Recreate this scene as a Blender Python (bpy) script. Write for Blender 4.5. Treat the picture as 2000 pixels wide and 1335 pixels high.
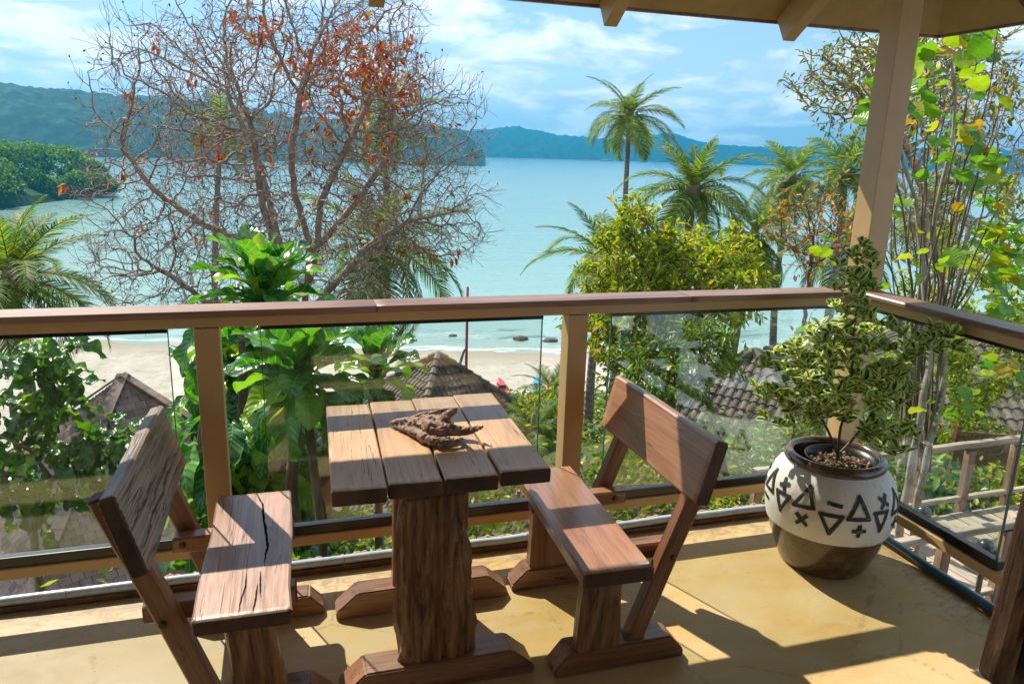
import bpy, bmesh, math, random
import numpy as np
from mathutils import Vector, Matrix, noise, Euler
R_ = math.radians
HAZE = 0.0005
scene = bpy.context.scene
for o in list(bpy.data.objects): bpy.data.objects.remove(o)
COL = scene.collection

# ------------------------------------------------------------------ camera
CAMZ = 1.6
FPX = 1478.5
yaw, pitch, roll = R_(-17.15), R_(14.155), R_(1.697)
fw = Vector((-math.sin(yaw)*math.cos(pitch), math.cos(yaw)*math.cos(pitch), -math.sin(pitch)))
rt = Vector((math.cos(yaw), math.sin(yaw), 0)); up = rt.cross(fw)
rr = rt*math.cos(roll)+up*math.sin(roll); uu = -rt*math.sin(roll)+up*math.cos(roll)
cam = bpy.data.cameras.new('camera'); camo = bpy.data.objects.new('camera', cam); COL.objects.link(camo)
m = Matrix.Identity(4)
for i in range(3):
    m[i][0] = rr[i]; m[i][1] = uu[i]; m[i][2] = -fw[i]
m.translation = (0, 0, CAMZ)
camo.matrix_world = m
cam.sensor_width = 36; cam.sensor_fit = 'HORIZONTAL'; cam.lens = 36*FPX/2000
cam.clip_start = 0.05; cam.clip_end = 12000
scene.camera = camo
CAMP = Vector((0, 0, CAMZ))
def ray(px, py): return fw + rr*((px-1000)/FPX) - uu*((py-667.5)/FPX)
def at(px, py, Y):
    d = ray(px, py); return CAMP + d*(Y/d.y)
def atz(px, py, z):
    d = ray(px, py); return CAMP + d*((z-CAMZ)/d.z)
def atd(px, py, D):
    d = ray(px, py); return CAMP + d*(D/math.hypot(d.x, d.y))

# ------------------------------------------------------------------ sun, sky, exposure
SUNV = Vector((-0.355, 0.845, 1.0)).normalized()
sun = bpy.data.lights.new('sun', 'SUN'); sun.energy = 3.2; sun.angle = R_(0.5); sun.color = (1.0, 0.93, 0.80)
suno = bpy.data.objects.new('sun', sun); COL.objects.link(suno)
suno.rotation_euler = SUNV.to_track_quat('Z', 'Y').to_euler(); suno.location = SUNV*20
world = bpy.data.worlds.new('World'); scene.world = world; world.use_nodes = True
wt = world.node_tree; wt.nodes.clear()
def wn(t, **k):
    n = wt.nodes.new(t)
    for a, b in k.items(): setattr(n, a, b)
    return n
sky = wn('ShaderNodeTexSky'); sky.sky_type = 'NISHITA'; sky.sun_disc = False
sky.sun_elevation = math.asin(SUNV.z); sky.sun_rotation = math.atan2(SUNV.x, SUNV.y)
sky.altitude = 10; sky.air_density = 1.15; sky.dust_density = 0.25; sky.ozone_density = 2.6
wtc = wn('ShaderNodeTexCoord'); wsep = wn('ShaderNodeSeparateXYZ')
wt.links.new(wtc.outputs['Generated'], wsep.inputs[0])
def wmath(op, a, b=None, clamp=False):
    n = wn('ShaderNodeMath', operation=op); n.use_clamp = clamp
    for i, s in enumerate((a, b)):
        if s is None: continue
        if isinstance(s, (int, float)): n.inputs[i].default_value = s
        else: wt.links.new(s, n.inputs[i])
    return n.outputs[0]
zz = wmath('MAXIMUM', wsep.outputs[2], 0.0)
den = wmath('ADD', zz, 0.22)
wcomb = wn('ShaderNodeCombineXYZ')
wt.links.new(wmath('DIVIDE', wsep.outputs[0], den), wcomb.inputs[0])
wt.links.new(wmath('DIVIDE', wsep.outputs[1], den), wcomb.inputs[1])
wcomb.inputs[2].default_value = 3.1
def wnoise(scale, detail, rough, dist, off):
    mp = wn('ShaderNodeMapping'); mp.inputs['Location'].default_value = off
    wt.links.new(wcomb.outputs[0], mp.inputs[0])
    n = wn('ShaderNodeTexNoise'); n.inputs['Scale'].default_value = scale; n.inputs['Detail'].default_value = detail
    n.inputs['Roughness'].default_value = rough; n.inputs['Distortion'].default_value = dist
    wt.links.new(mp.outputs[0], n.inputs[0]); return n.outputs[0]
def wramp(fac, stops):
    r = wn('ShaderNodeValToRGB'); el = r.color_ramp.elements
    while len(el) < len(stops): el.new(0.5)
    for e, (p, c) in zip(el, stops): e.position = p; e.color = (c[0], c[1], c[2], 1)
    wt.links.new(fac, r.inputs[0]); return r.outputs[0]
CLOUD_OFF = (0.35, 0.1, 0); SKYTINT = (0.28, 0.345, 0.41, 1)
n1 = wnoise(1.9, 9, 0.58, 0.35, CLOUD_OFF)
mask = wramp(n1, [(0.45, (0, 0, 0)), (0.57, (1, 1, 1))])
n2 = wnoise(2.9, 6, 0.55, 0.2, (CLOUD_OFF[0]+.06, CLOUD_OFF[1]-.1, 0))
ccol = wramp(n2, [(0.38, (2.2, 2.7, 3.2)), (0.52, (4.0, 4.08, 4.15))])
# thin white veil that thickens towards the horizon
veil = wmath('MULTIPLY', wmath('POWER', wmath('SUBTRACT', 1.0, zz, True), 6.0), 0.60)
m1 = wn('ShaderNodeMix', data_type='RGBA'); m2 = wn('ShaderNodeMix', data_type='RGBA')
tin = wn('ShaderNodeMix', data_type='RGBA', blend_type='MULTIPLY'); tin.inputs[0].default_value = 1; wt.links.new(sky.outputs[0], tin.inputs[6]); tin.inputs[7].default_value = SKYTINT
wt.links.new(veil, m1.inputs[0]); wt.links.new(tin.outputs[2], m1.inputs[6]); m1.inputs[7].default_value = (2.85, 3.2, 3.5, 1)
mk = wmath('MULTIPLY', mask, 0.92); wt.links.new(mk, m2.inputs[0])
wt.links.new(m1.outputs[2], m2.inputs[6]); wt.links.new(ccol, m2.inputs[7])
bg = wn('ShaderNodeBackground'); bg.inputs['Strength'].default_value = 0.15
wt.links.new(m2.outputs[2], bg.inputs[0])
wo = wn('ShaderNodeOutputWorld'); wt.links.new(bg.outputs[0], wo.inputs[0])
scene.view_settings.view_transform = 'Standard'; scene.view_settings.look = 'None'
scene.view_settings.gamma = 1; scene.view_settings.use_curve_mapping = False
scene.view_settings.exposure = 1.3
scene.render.engine = 'CYCLES'
scene.cycles.use_denoising = True
scene.cycles.max_bounces = 8; scene.cycles.diffuse_bounces = 4; scene.cycles.glossy_bounces = 3
scene.cycles.transmission_bounces = 6; scene.cycles.transparent_max_bounces = 12
scene.cycles.sample_clamp_indirect = 6
scene.cycles.use_adaptive_sampling = True; scene.cycles.adaptive_threshold = 0.02

# ------------------------------------------------------------------ materials
class NT:
    def __init__(s, name):
        s.m = bpy.data.materials.new(name); s.m.use_nodes = True; s.t = s.m.node_tree; s.t.nodes.clear()
        s.out = s.n('ShaderNodeOutputMaterial')
    def n(s, t, **k):
        n = s.t.nodes.new(t)
        for a, b in k.items(): setattr(n, a, b)
        return n
    def L(s, a, b): s.t.links.new(a, b)
    def set(s, inp, v):
        if isinstance(v, (int, float)): inp.default_value = v
        elif isinstance(v, (tuple, list)):
            inp.default_value = tuple(v)+(1,) if len(v) == 3 and inp.type == 'RGBA' else tuple(v)
        else: s.L(v, inp)
    def coord(s, scale=(1, 1, 1), kind='Object', loc=(0, 0, 0), rot=(0, 0, 0)):
        tc = s.n('ShaderNodeTexCoord'); mp = s.n('ShaderNodeMapping')
        mp.inputs['Scale'].default_value = scale; mp.inputs['Location'].default_value = loc; mp.inputs['Rotation'].default_value = rot
        src = tc.outputs[kind] if kind != 'World' else s.n('ShaderNodeNewGeometry').outputs['Position']
        s.L(src, mp.inputs[0]); return mp.outputs[0]
    def noise(s, co, scale=5, detail=6, rough=.55, dist=0.0):
        n = s.n('ShaderNodeTexNoise'); s.L(co, n.inputs[0])
        n.inputs['Scale'].default_value = scale; n.inputs['Detail'].default_value = detail
        n.inputs['Roughness'].default_value = rough; n.inputs['Distortion'].default_value = dist
        return n.outputs[0]
    def vor(s, co, scale=5, feat='F1', out='Distance'):
        n = s.n('ShaderNodeTexVoronoi'); n.feature = feat; s.L(co, n.inputs[0]); n.inputs['Scale'].default_value = scale
        return n.outputs[out]
    def ramp(s, fac, stops, interp='LINEAR'):
        r = s.n('ShaderNodeValToRGB'); r.color_ramp.interpolation = interp; el = r.color_ramp.elements
        while len(el) < len(stops): el.new(0.5)
        for e, (p, c) in zip(el, stops):
            if isinstance(c, (int, float)): c = (c, c, c)
            e.position = p; e.color = (c[0], c[1], c[2], 1)
        s.L(fac, r.inputs[0]); return r.outputs[0]
    def mix(s, a, b, fac, mode='MIX'):
        n = s.n('ShaderNodeMix', data_type='RGBA', blend_type=mode); s.set(n.inputs[0], fac); s.set(n.inputs[6], a); s.set(n.inputs[7], b)
        return n.outputs[2]
    def math(s, op, a, b=None, c=None, clamp=False):
        n = s.n('ShaderNodeMath', operation=op); n.use_clamp = clamp
        for i, v in enumerate((a, b, c)):
            if v is not None: s.set(n.inputs[i], v)
        return n.outputs[0]
    def bump(s, h, strength=.3, dist=.01, prev=None):
        n = s.n('ShaderNodeBump'); n.inputs['Strength'].default_value = strength; n.inputs['Distance'].default_value = dist
        s.L(h, n.inputs['Height'])
        if prev: s.L(prev, n.inputs['Normal'])
        return n.outputs[0]
    def pbr(s, col, rough=.5, normal=None, spec=.5, metal=0, coat=0, coat_r=.1, link=True):
        p = s.n('ShaderNodeBsdfPrincipled'); s.set(p.inputs['Base Color'], col); s.set(p.inputs['Roughness'], rough)
        s.set(p.inputs['Specular IOR Level'], spec); s.set(p.inputs['Metallic'], metal); s.set(p.inputs['Coat Weight'], coat)
        s.set(p.inputs['Coat Roughness'], coat_r)
        if normal: s.L(normal, p.inputs['Normal'])
        if link: s.L(p.outputs[0], s.out.inputs[0])
        return p.outputs[0]

def wood(name, dark, mid, light, rough=(.28, .5), scale=1.0, crack=0.0, fade=None, bumpk=.35, coat=.15, spec=.5, streak=.35):
    t = NT(name)
    oi = t.n('ShaderNodeObjectInfo'); tc = t.n('ShaderNodeTexCoord')
    cb = t.n('ShaderNodeCombineXYZ'); k = t.math('MULTIPLY', oi.outputs['Random'], 37.0); t.L(k, cb.inputs[0]); t.L(k, cb.inputs[1]); t.L(k, cb.inputs[2])
    va = t.n('ShaderNodeVectorMath', operation='ADD'); t.L(tc.outputs['Object'], va.inputs[0]); t.L(cb.outputs[0], va.inputs[1])
    def mp(sc):
        n = t.n('ShaderNodeMapping'); n.inputs['Scale'].default_value = sc; t.L(va.outputs[0], n.inputs[0]); return n.outputs[0]
    s = scale
    big = t.noise(mp((7*s, .9*s, 7*s)), 1.6, 7, .6, 1.1)
    fine = t.noise(mp((70*s, 2.2*s, 70*s)), 1.3, 5, .65, .4)
    patch = t.noise(mp((2.3, 1.4, 2.3)), 1.5, 4, .6, .3)
    c = t.ramp(big, [(.30, dark), (.5, mid), (.72, light)])
    c = t.mix(c, t.ramp(fine, [(.30, tuple(x*.35 for x in dark)), (.52, mid), (.7, light)]), streak)
    if fade: c = t.mix(c, fade, t.ramp(patch, [(.38, 0.0), (.62, .75)]))
    h = t.math('ADD', t.math('MULTIPLY', fine, .7), t.math('MULTIPLY', big, .5))
    if crack > 0:
        wv = t.noise(mp((26*s, .8*s, 26*s)), 1.0, 3, .5, 1.6)
        line = t.math('ABSOLUTE', t.math('SUBTRACT', wv, .5))
        cm = t.ramp(line, [(.0, 0.0), (.010*crack, .15), (.022*crack, 1.0)])
        gate = t.ramp(t.noise(mp((3, 1.2, 3)), 1.7, 2, .5), [(.44, 1.0), (.56, 0.0)])
        cm = t.math('MAXIMUM', cm, gate)
        c = t.mix(tuple(x*.12 for x in dark), c, cm)
        h = t.math('ADD', h, t.math('MULTIPLY', cm, 1.2))
    b = t.bump(h, bumpk, .004)
    rg = t.math('ADD', t.math('MULTIPLY', patch, rough[1]-rough[0]), rough[0])
    t.pbr(c, rg, b, spec=spec, coat=coat, coat_r=.22)
    return t.m

def paint(name, col, rough=.45, dirt=.25):
    t = NT(name); n = t.noise(t.coord((3, 3, 3), 'World'), 2.5, 6, .6); f = t.noise(t.coord((60, 60, 14), 'World'), 1.5, 4, .6)
    c = t.mix(col, tuple(x*.62 for x in col), t.ramp(n, [(.35, 0.0), (.75, dirt*2)]))
    t.pbr(c, rough, t.bump(f, .15, .002)); return t.m

def leafmat(name, stops, gloss=.35, trans=.35, tcol=(1.2, 1.25, .35), veins=None, edge=None, spec=.5, vein_n=11):
    """stops: ramp over a uniform random value (per face 'tint' + per object)."""
    t = NT(name)
    at_ = t.n('ShaderNodeAttribute'); at_.attribute_name = 'tint'
    oi = t.n('ShaderNodeObjectInfo')
    v = t.math('FRACT', t.math('ADD', at_.outputs['Fac'], oi.outputs['Random']))
    c = t.ramp(v, stops)
    nrm = None
    if veins or edge:
        uv = t.n('ShaderNodeTexCoord'); sp = t.n('ShaderNodeSeparateXYZ'); t.L(uv.outputs['UV'], sp.inputs[0])
        s = t.math('ABSOLUTE', t.math('SUBTRACT', sp.outputs[0], .5))
        if veins:
            ph = t.math('SUBTRACT', sp.outputs[1], t.math('MULTIPLY', s, .28))
            sw = t.math('SINE', t.math('MULTIPLY', ph, vein_n*6.2832))
            vm = t.ramp(sw, [(.86, 0.0), (.98, 1.0)])
            mid = t.ramp(s, [(.012, 1.0), (.03, 0.0)])
            vm = t.math('MAXIMUM', vm, mid)
            c = t.mix(c, veins, t.math('MULTIPLY', vm, .55))
            nrm = t.bump(sw, .35, .004)
            # brown dry rims and blotches, different on every leaf
            cb = t.n('ShaderNodeCombineXYZ'); t.L(t.math('MULTIPLY', v, 60.0), cb.inputs[2]); t.L(sp.outputs[0], cb.inputs[0]); t.L(t.math('MULTIPLY', sp.outputs[1], 2.5), cb.inputs[1])
            dn = t.noise(cb.outputs[0], 3.2, 5, .6); c = t.mix(c, tuple(min(1, q*1.5) for q in veins), t.ramp(t.noise(cb.outputs[0], 1.4, 2, .5), [(.45, 0.0), (.75, .35)]))
            dm = t.ramp(t.math('ADD', dn, t.math('MULTIPLY', s, .42)), [(.80, 0.0), (.85, 1.0)]); c = t.mix(c, (.20, .11, .04), dm)
        if edge:
            nz = t.noise(t.coord((9, 9, 9), 'UV'), 1.2, 3, .5)
            e = t.ramp(t.math('ADD', s, t.math('MULTIPLY', t.math('SUBTRACT', nz, .5), .25)), [(.20, 0.0), (.26, 1.0)])
            c = t.mix(c, edge, e)
    p = t.pbr(c, gloss, nrm, spec=spec, link=False)
    tr = t.n('ShaderNodeBsdfTranslucent'); t.L(t.mix(c, tcol, 1.0, 'MULTIPLY'), tr.inputs[0])
    mx = t.n('ShaderNodeMixShader'); mx.inputs[0].default_value = trans
    t.L(p, mx.inputs[1]); t.L(tr.outputs[0], mx.inputs[2]); t.L(mx.outputs[0], t.out.inputs[0])
    return t.m

MT = {}
MT['paint'] = paint('tan_painted_timber', (.56, .365, .165), .42, .14)
MT['soffit'] = paint('tan_soffit', (.50, .335, .13), .6, .3)
MT['wallcream'] = paint('cream_render', (.45, .37, .26), .7, .3)
MT['handrail'] = wood('handrail_wood', (.12, .055, .035), (.26, .135, .085), (.40, .25, .18), (.32, .55), 1, 0, None, .25, .1)
MT['table'] = wood('tabletop_wood', (.25, .13, .06), (.55, .32, .165), (.66, .44, .25), (.3, .5), 1.1, .35, (.64, .40, .19), .25, .4, streak=.25)
MT['edge'] = wood('dark_sawn_wood', (.035, .016, .008), (.12, .055, .025), (.24, .12, .055), (.4, .6), 1.2, .8, None, .6, .05)
MT['endgrain'] = wood('sawn_end_grain', (.03, .013, .007), (.10, .045, .022), (.19, .095, .045), (.5, .7), .35, 0, None, .4, 0, streak=.15)
MT['seat'] = wood('greyed_red_wood', (.20, .095, .06), (.44, .255, .175), (.56, .36, .26), (.28, .45), 1.1, .8, None, .3, .45)
MT['redseat'] = wood('polished_red_wood', (.17, .065, .035), (.38, .175, .095), (.50, .27, .165), (.24, .4), .8, .25, None, .2, .4)
MT['grey'] = wood('weathered_grey_wood', (.08, .05, .035), (.31, .225, .175), (.50, .39, .32), (.36, .6), 1.3, 1.2, None, .8, .1)
MT['brown'] = wood('brown_frame_wood', (.08, .03, .014), (.25, .105, .048), (.38, .19, .10), (.3, .5), 1, .35, None, .4, .2)
MT['walkwood'] = wood('sunbleached_boards', (.2, .15, .1), (.42, .34, .25), (.55, .47, .36), (.5, .75), 1, .4, None, .4, 0)
MT['bamboo'] = wood('bamboo_slats', (.14, .07, .04), (.30, .17, .10), (.42, .27, .17), (.45, .7), 1, .3, None, .4, 0)
t = NT('rough_hewn_wood')
co = t.coord((5, 1.0, 5)); big = t.noise(co, 2.0, 9, .66, 1.8); fi = t.noise(t.coord((60, 2.6, 60)), 1.2, 6, .6, .5)
vv = t.noise(t.coord((14, 2.2, 14)), 1.4, 6, .62, 1.2)
c = t.ramp(big, [(.28, (.015, .007, .004)), (.43, (.13, .055, .022)), (.55, (.38, .175, .07)), (.72, (.66, .40, .20))])
c = t.mix(c, t.ramp(fi, [(.35, (.05, .02, .008)), (.6, (.50, .25, .11))]), .38)
c = t.mix(c, (.008, .004, .003), t.ramp(vv, [(.28, 1.0), (.42, 0.0)]))
hh = t.math('ADD', t.math('MULTIPLY', big, 1.4), t.math('ADD', t.math('MULTIPLY', fi, .4), vv))
t.pbr(c, .38, t.bump(hh, .9, .02), coat=.12); MT['hewn'] = t.m
t = NT('driftwood')
co = t.coord((22, 22, 22)); big = t.noise(co, 1.6, 8, .6, 1.5); fi = t.noise(t.coord((30, 160, 160)), 1.1, 5, .6, .6)
c = t.ramp(big, [(.32, (.07, .03, .017)), (.5, (.24, .125, .075)), (.68, (.40, .26, .18))])
c = t.mix(c, t.ramp(fi, [(.35, (.10, .045, .025)), (.62, (.45, .31, .22))]), .45)
t.pbr(c, .6, t.bump(t.math('ADD', big, fi), .7, .006)); MT['drift'] = t.m

t = NT('ochre_concrete')
w1 = t.noise(t.coord((1.0, 1.7, 1)), 1.7, 8, .62, .6); w2 = t.noise(t.coord((1, 1.6, 1), loc=(5, 3, 0)), 5.0, 8, .62, .9)
w3 = t.noise(t.coord((6, 14, 1), loc=(2, 8, 0)), 2.0, 8, .7, 1.4); w4 = t.noise(t.coord((1, 1, 1)), 90, 4, .6)
c = t.ramp(w1, [(.32, (.47, .30, .095)), (.50, (.54, .37, .15)), (.66, (.57, .44, .24))])
c = t.mix(c, (.50, .385, .215), t.ramp(w2, [(.50, 0.0), (.70, .7)]))
c = t.mix(c, (.36, .23, .075), t.ramp(w3, [(.60, 0.0), (.74, .55)]))
sx = t.n('ShaderNodeSeparateXYZ'); t.L(t.coord(), sx.inputs[0])
creamy = t.ramp(t.math('ADD', t.math('MULTIPLY', sx.outputs[0], -.35), t.math('MULTIPLY', w1, .5)), [(.15, 0.0), (.45, .65)])
c = t.mix(c, (.40, .315, .20), creamy)
c = t.mix(c, (.10, .07, .035), t.ramp(t.noise(t.coord((1, 1, 1), loc=(9, 1, 0)), 34, 3, .5), [(.71, 0.0), (.76, .6)]))
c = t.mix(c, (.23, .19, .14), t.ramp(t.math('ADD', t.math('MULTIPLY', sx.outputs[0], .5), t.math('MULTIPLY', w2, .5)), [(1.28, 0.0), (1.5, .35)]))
# grime gathered along the rims and worn grey tracks, grit
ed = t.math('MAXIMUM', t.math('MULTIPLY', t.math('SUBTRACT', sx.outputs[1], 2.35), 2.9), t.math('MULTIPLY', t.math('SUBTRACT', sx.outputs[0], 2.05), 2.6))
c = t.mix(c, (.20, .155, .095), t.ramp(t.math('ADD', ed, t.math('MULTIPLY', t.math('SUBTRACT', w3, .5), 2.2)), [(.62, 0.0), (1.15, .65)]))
sc_ = t.noise(t.coord((3, 46, 1), loc=(1, 2, 0), rot=(0, 0, .5)), 2.2, 3, .5); c = t.mix(c, (.60, .50, .34), t.ramp(sc_, [(.70, 0.0), (.76, .45)]))
gr = t.noise(t.coord((1, 1, 1), loc=(4, 7, 0)), 130, 2, .5); c = t.mix(c, (.13, .09, .05), t.ramp(gr, [(.72, 0.0), (.77, .7)]))
# hairline cracks
ck = t.vor(t.coord((.9, .9, .9), loc=(.4, .2, 0)), 1.6, 'DISTANCE_TO_EDGE')
ckw = t.ramp(t.math('ADD', ck, t.math('MULTIPLY', t.math('SUBTRACT', w3, .5), .10)), [(.0, 1.0), (.004, 0.0)])
c = t.mix(c, (.16, .10, .04), t.math('MULTIPLY', ckw, .28))
t.pbr(c, t.ramp(w2, [(.3, .38), (.7, .60)]), t.bump(t.math('ADD', w3, t.math('MULTIPLY', w4, .2)), .12, .004), spec=.22)
MT['floor'] = t.m
t = NT('window_glass')
tb = t.n('ShaderNodeBsdfTransparent'); tb.inputs[0].default_value = (.955, .985, .97, 1)
gl = t.n('ShaderNodeBsdfGlossy'); gl.inputs['Roughness'].default_value = 0.0; gl.inputs[0].default_value = (.92, 1, .97, 1)
lw = t.n('ShaderNodeFresnel'); gg_ = t.n('ShaderNodeNewGeometry')
t.L(t.math('ADD', t.math('MULTIPLY', gg_.outputs['Backfacing'], 1/1.8-1.8), 1.8), lw.inputs[0])   # thin pane: same reflectance from both sides
mx = t.n('ShaderNodeMixShader'); t.L(lw.outputs[0], mx.inputs[0]); t.L(tb.outputs[0], mx.inputs[1]); t.L(gl.outputs[0], mx.inputs[2]); t.L(mx.outputs[0], t.out.inputs[0])
MT['glass'] = t.m
def flat(name, col, rough=.5, metal=0, spec=.5, bumpk=0, bs=40, coat=0, var=.15):
    t = NT(name); n = t.noise(t.coord((bs, bs, bs)), 1, 4, .6)
    c = t.mix(col, tuple(x*(1-var*2) for x in col), t.ramp(n, [(.4, 0.0), (.65, 1.0)]))
    t.pbr(c, rough, t.bump(n, bumpk, .003) if bumpk else None, spec, metal, coat); return t.m
MT['black'] = flat('black_rubber_channel', (.012, .012, .014), .25, 0, .6)
MT['glassedge'] = flat('glass_edge', (.06, .16, .13), .15)
MT['hose'] = flat('pale_light_hose', (.42, .50, .58), .22, 0, .6, .2, 30, .3, .1)
MT['rope'] = flat('coir_rope', (.42, .28, .14), .9, 0, .2, .8, 90, 0, .3)
MT['metal'] = flat('dull_metal', (.35, .33, .30), .35, .8)
MT['brownglaze'] = None
t = NT('brown_glaze'); n = t.noise(t.coord((4, 4, 9)), 1.5, 7, .6, .8); f = t.noise(t.coord((20, 20, 20)), 2, 5, .7)
c = t.ramp(n, [(.3, (.035, .018, .010)), (.52, (.095, .052, .024)), (.72, (.19, .125, .06))]); c = t.mix(c, (.38, .31, .2), t.ramp(f, [(.66, 0.0), (.8, .6)]))
t.pbr(c, .22, t.bump(f, .15, .005), coat=.5); MT['brownglaze'] = t.m
t = NT('white_limewash'); n = t.noise(t.coord((4, 4, 3)), 1.6, 7, .6, .5); f = t.noise(t.coord((18, 18, 18)), 2.2, 7, .65)
c = t.ramp(n, [(.3, (.70, .66, .58)), (.55, (.78, .76, .71))]); c = t.mix(c, (.50, .41, .29), t.ramp(f, [(.56, 0.0), (.80, .8)])); zz_ = t.n('ShaderNodeSeparateXYZ'); t.L(t.coord(), zz_.inputs[0]); c = t.mix(c, (.40, .31, .20), t.ramp(t.math('ADD', t.math('MULTIPLY', zz_.outputs[2], -4.0), t.math('MULTIPLY', n, 1.1)), [(-.38, 0.0), (-.05, .55)]))
t.pbr(c, .65, t.bump(f, .35, .006)); MT['white'] = t.m
t = NT('black_brush_paint'); n_ = t.noise(t.coord((30, 30, 70)), 1.5, 6, .7); t.pbr(t.ramp(n_, [(.40, (.016, .014, .013)), (.60, (.04, .036, .032)), (.68, (.32, .29, .25))]), .6); MT['blackpaint'] = t.m
MT['plastic'] = flat('black_plastic', (.022, .024, .025), .35)
t = NT('potting_grit'); v = t.n('ShaderNodeTexVoronoi'); t.L(t.coord((1, 1, 1)), v.inputs[0]); v.inputs['Scale'].default_value = 60
c = t.ramp(t.noise(t.coord(), 45, 4, .6), [(.3, (.05, .025, .012)), (.5, (.22, .12, .06)), (.7, (.52, .40, .26))]); t.pbr(c, .9, t.bump(v.outputs['Distance'], .6, .01)); MT['soil'] = t.m
# bark
def bark(name, a, b, c_, sc=1.0, ringz=0):
    t = NT(name); n = t.noise(t.coord((6*sc, 6*sc, 1.6*sc)), 2, 7, .65, .6); c = t.ramp(n, [(.32, a), (.52, b), (.72, c_)])
    h = n
    if ringz:
        w = t.n('ShaderNodeTexWave'); w.bands_direction = 'Z'; w.inputs['Scale'].default_value = ringz; w.inputs['Distortion'].default_value = 1.5; t.L(t.coord(), w.inputs[0])
        c = t.mix(c, a, t.ramp(w.outputs[1], [(.0, .6), (.3, 0.0)])); h = t.math('ADD', n, w.outputs[1])
    t.pbr(c, .85, t.bump(h, .6, .02)); return t.m
MT['bark'] = bark('grey_brown_bark', (.05, .032, .022), (.14, .095, .065), (.27, .20, .15))
MT['barkred'] = bark('reddish_bark', (.15, .105, .08), (.34, .26, .205), (.52, .43, .36))
MT['barkpale'] = bark('pale_bark', (.14, .11, .08), (.32, .27, .20), (.48, .43, .34), 2)
MT['palmbark'] = bark('palm_bark', (.10, .085, .07), (.22, .19, .16), (.33, .30, .26), 1, 2.2)
# leaves
G = leafmat
MT['palmleaf'] = G('palm_leaf', [(0, (.04, .10, .02)), (.35, (.08, .17, .03)), (.7, (.16, .26, .04)), (.9, (.34, .36, .10)), (1, (.42, .34, .14))], .6, .42, (1.3, 1.4, .3), spec=.2)
MT['palmdry'] = G('dry_palm_leaf', [(0, (.20, .13, .07)), (.5, (.30, .21, .11)), (1, (.40, .30, .18))], .7, .25, (1, .9, .6))
MT['bush'] = G('bush_leaf', [(0, (.08, .16, .015)), (.25, (.17, .27, .02)), (.55, (.33, .42, .03)), (.8, (.48, .52, .04)), (.93, (.56, .48, .06)), (1, (.42, .22, .06))], .42, .55, (1.3, 1.3, .25))
MT['bushlow'] = G('bush_leaf_green', [(0, (.05, .12, .015)), (.4, (.11, .23, .022)), (.75, (.24, .36, .03)), (.95, (.38, .42, .05)), (1, (.4, .25, .04))], .4, .5, (1.3, 1.4, .3))
MT['redleaf'] = G('red_autumn_leaf', [(0, (.28, .035, .012)), (.4, (.42, .07, .014)), (.75, (.45, .14, .02)), (.93, (.42, .24, .04)), (1, (.12, .14, .02))], .5, .45, (1.3, 1.1, .6))
MT['bigleaf'] = G('big_glossy_leaf', [(0, (.010, .10, .03)), (.35, (.02, .17, .035)), (.65, (.06, .27, .03)), (.82, (.18, .40, .025)), (1, (.42, .55, .04))], .24, .38, (1.3, 1.4, .2), veins=(.34, .5, .26), spec=.6)
MT['treeleaf'] = G('dark_tree_leaf', [(0, (.015, .08, .016)), (.4, (.03, .14, .022)), (.7, (.08, .23, .025)), (1, (.26, .38, .035))], .28, .38, (1.4, 1.5, .2), veins=(.12, .24, .07), spec=.55, vein_n=7)
MT['roundleaf'] = G('round_backlit_leaf', [(0, (.04, .17, .04)), (.3, (.10, .27, .035)), (.6, (.18, .33, .025)), (.85, (.36, .44, .03)), (.94, (.5, .33, .03)), (1, (.5, .17, .02))], .32, .5, (1.25, 1.35, .2), veins=(.2, .34, .08), vein_n=7)
MT['varleaf'] = G('variegated_leaf', [(0, (.02, .12, .035)), (.5, (.05, .18, .04)), (1, (.16, .30, .06))], .3, .42, (1.2, 1.3, .6), edge=(.78, .76, .38))
MT['smallleaf'] = G('small_mixed_leaf', [(0, (.05, .12, .015)), (.45, (.14, .20, .03)), (.7, (.32, .30, .06)), (.88, (.48, .32, .09)), (1, (.5, .24, .06))], .5, .5, (1.3, 1.3, .4))
MT['ground_leaf'] = G('undergrowth_leaf', [(0, (.03, .08, .012)), (.4, (.08, .18, .02)), (.75, (.20, .32, .03)), (.95, (.4, .42, .05)), (1, (.4, .25, .05))], .4, .45, (1.4, 1.4, .25))
MT['litter'] = G('dry_leaf_litter', [(0, (.07, .035, .018)), (.4, (.16, .09, .05)), (.7, (.28, .18, .11)), (1, (.42, .32, .22))], .7, .1, (1, .9, .7))
MT['mangrove'] = G('mangrove_leaf', [(0, (.03, .09, .012)), (.5, (.08, .18, .018)), (.85, (.16, .28, .025)), (1, (.25, .36, .035))], .7, .5, (1.3, 1.4, .3))

# ------------------------------------------------------------------ object helpers
WM = {}
def tag(o, label=None, cat=None, group=None, kind=None):
    if label: o['label'] = label
    if cat: o['category'] = cat
    if group: o['group'] = group
    if kind: o['kind'] = kind
    return o
def thing(name, label, cat, loc=(0, 0, 0), rz=0.0, group=None, kind=None):
    o = bpy.data.objects.new(name, None); COL.objects.link(o); o.empty_display_size = .1
    M = Matrix.Translation(Vector(loc)) @ Matrix.Rotation(rz, 4, 'Z'); o.matrix_basis = M; WM[o.name] = M
    return tag(o, label, cat, group, kind)
def link(name, me, parent=None, M=None, label=None, kind=None):
    """link a mesh as an object whose world matrix is M (identity by default)"""
    o = bpy.data.objects.new(name, me); COL.objects.link(o)
    M = M if M is not None else Matrix.Identity(4)
    if parent is not None:
        o.parent = parent; o.matrix_basis = WM[parent.name].inverted() @ M
    else: o.matrix_basis = M
    WM[o.name] = M
    if label: o['label'] = label
    if kind: o['kind'] = kind
    return o
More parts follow.
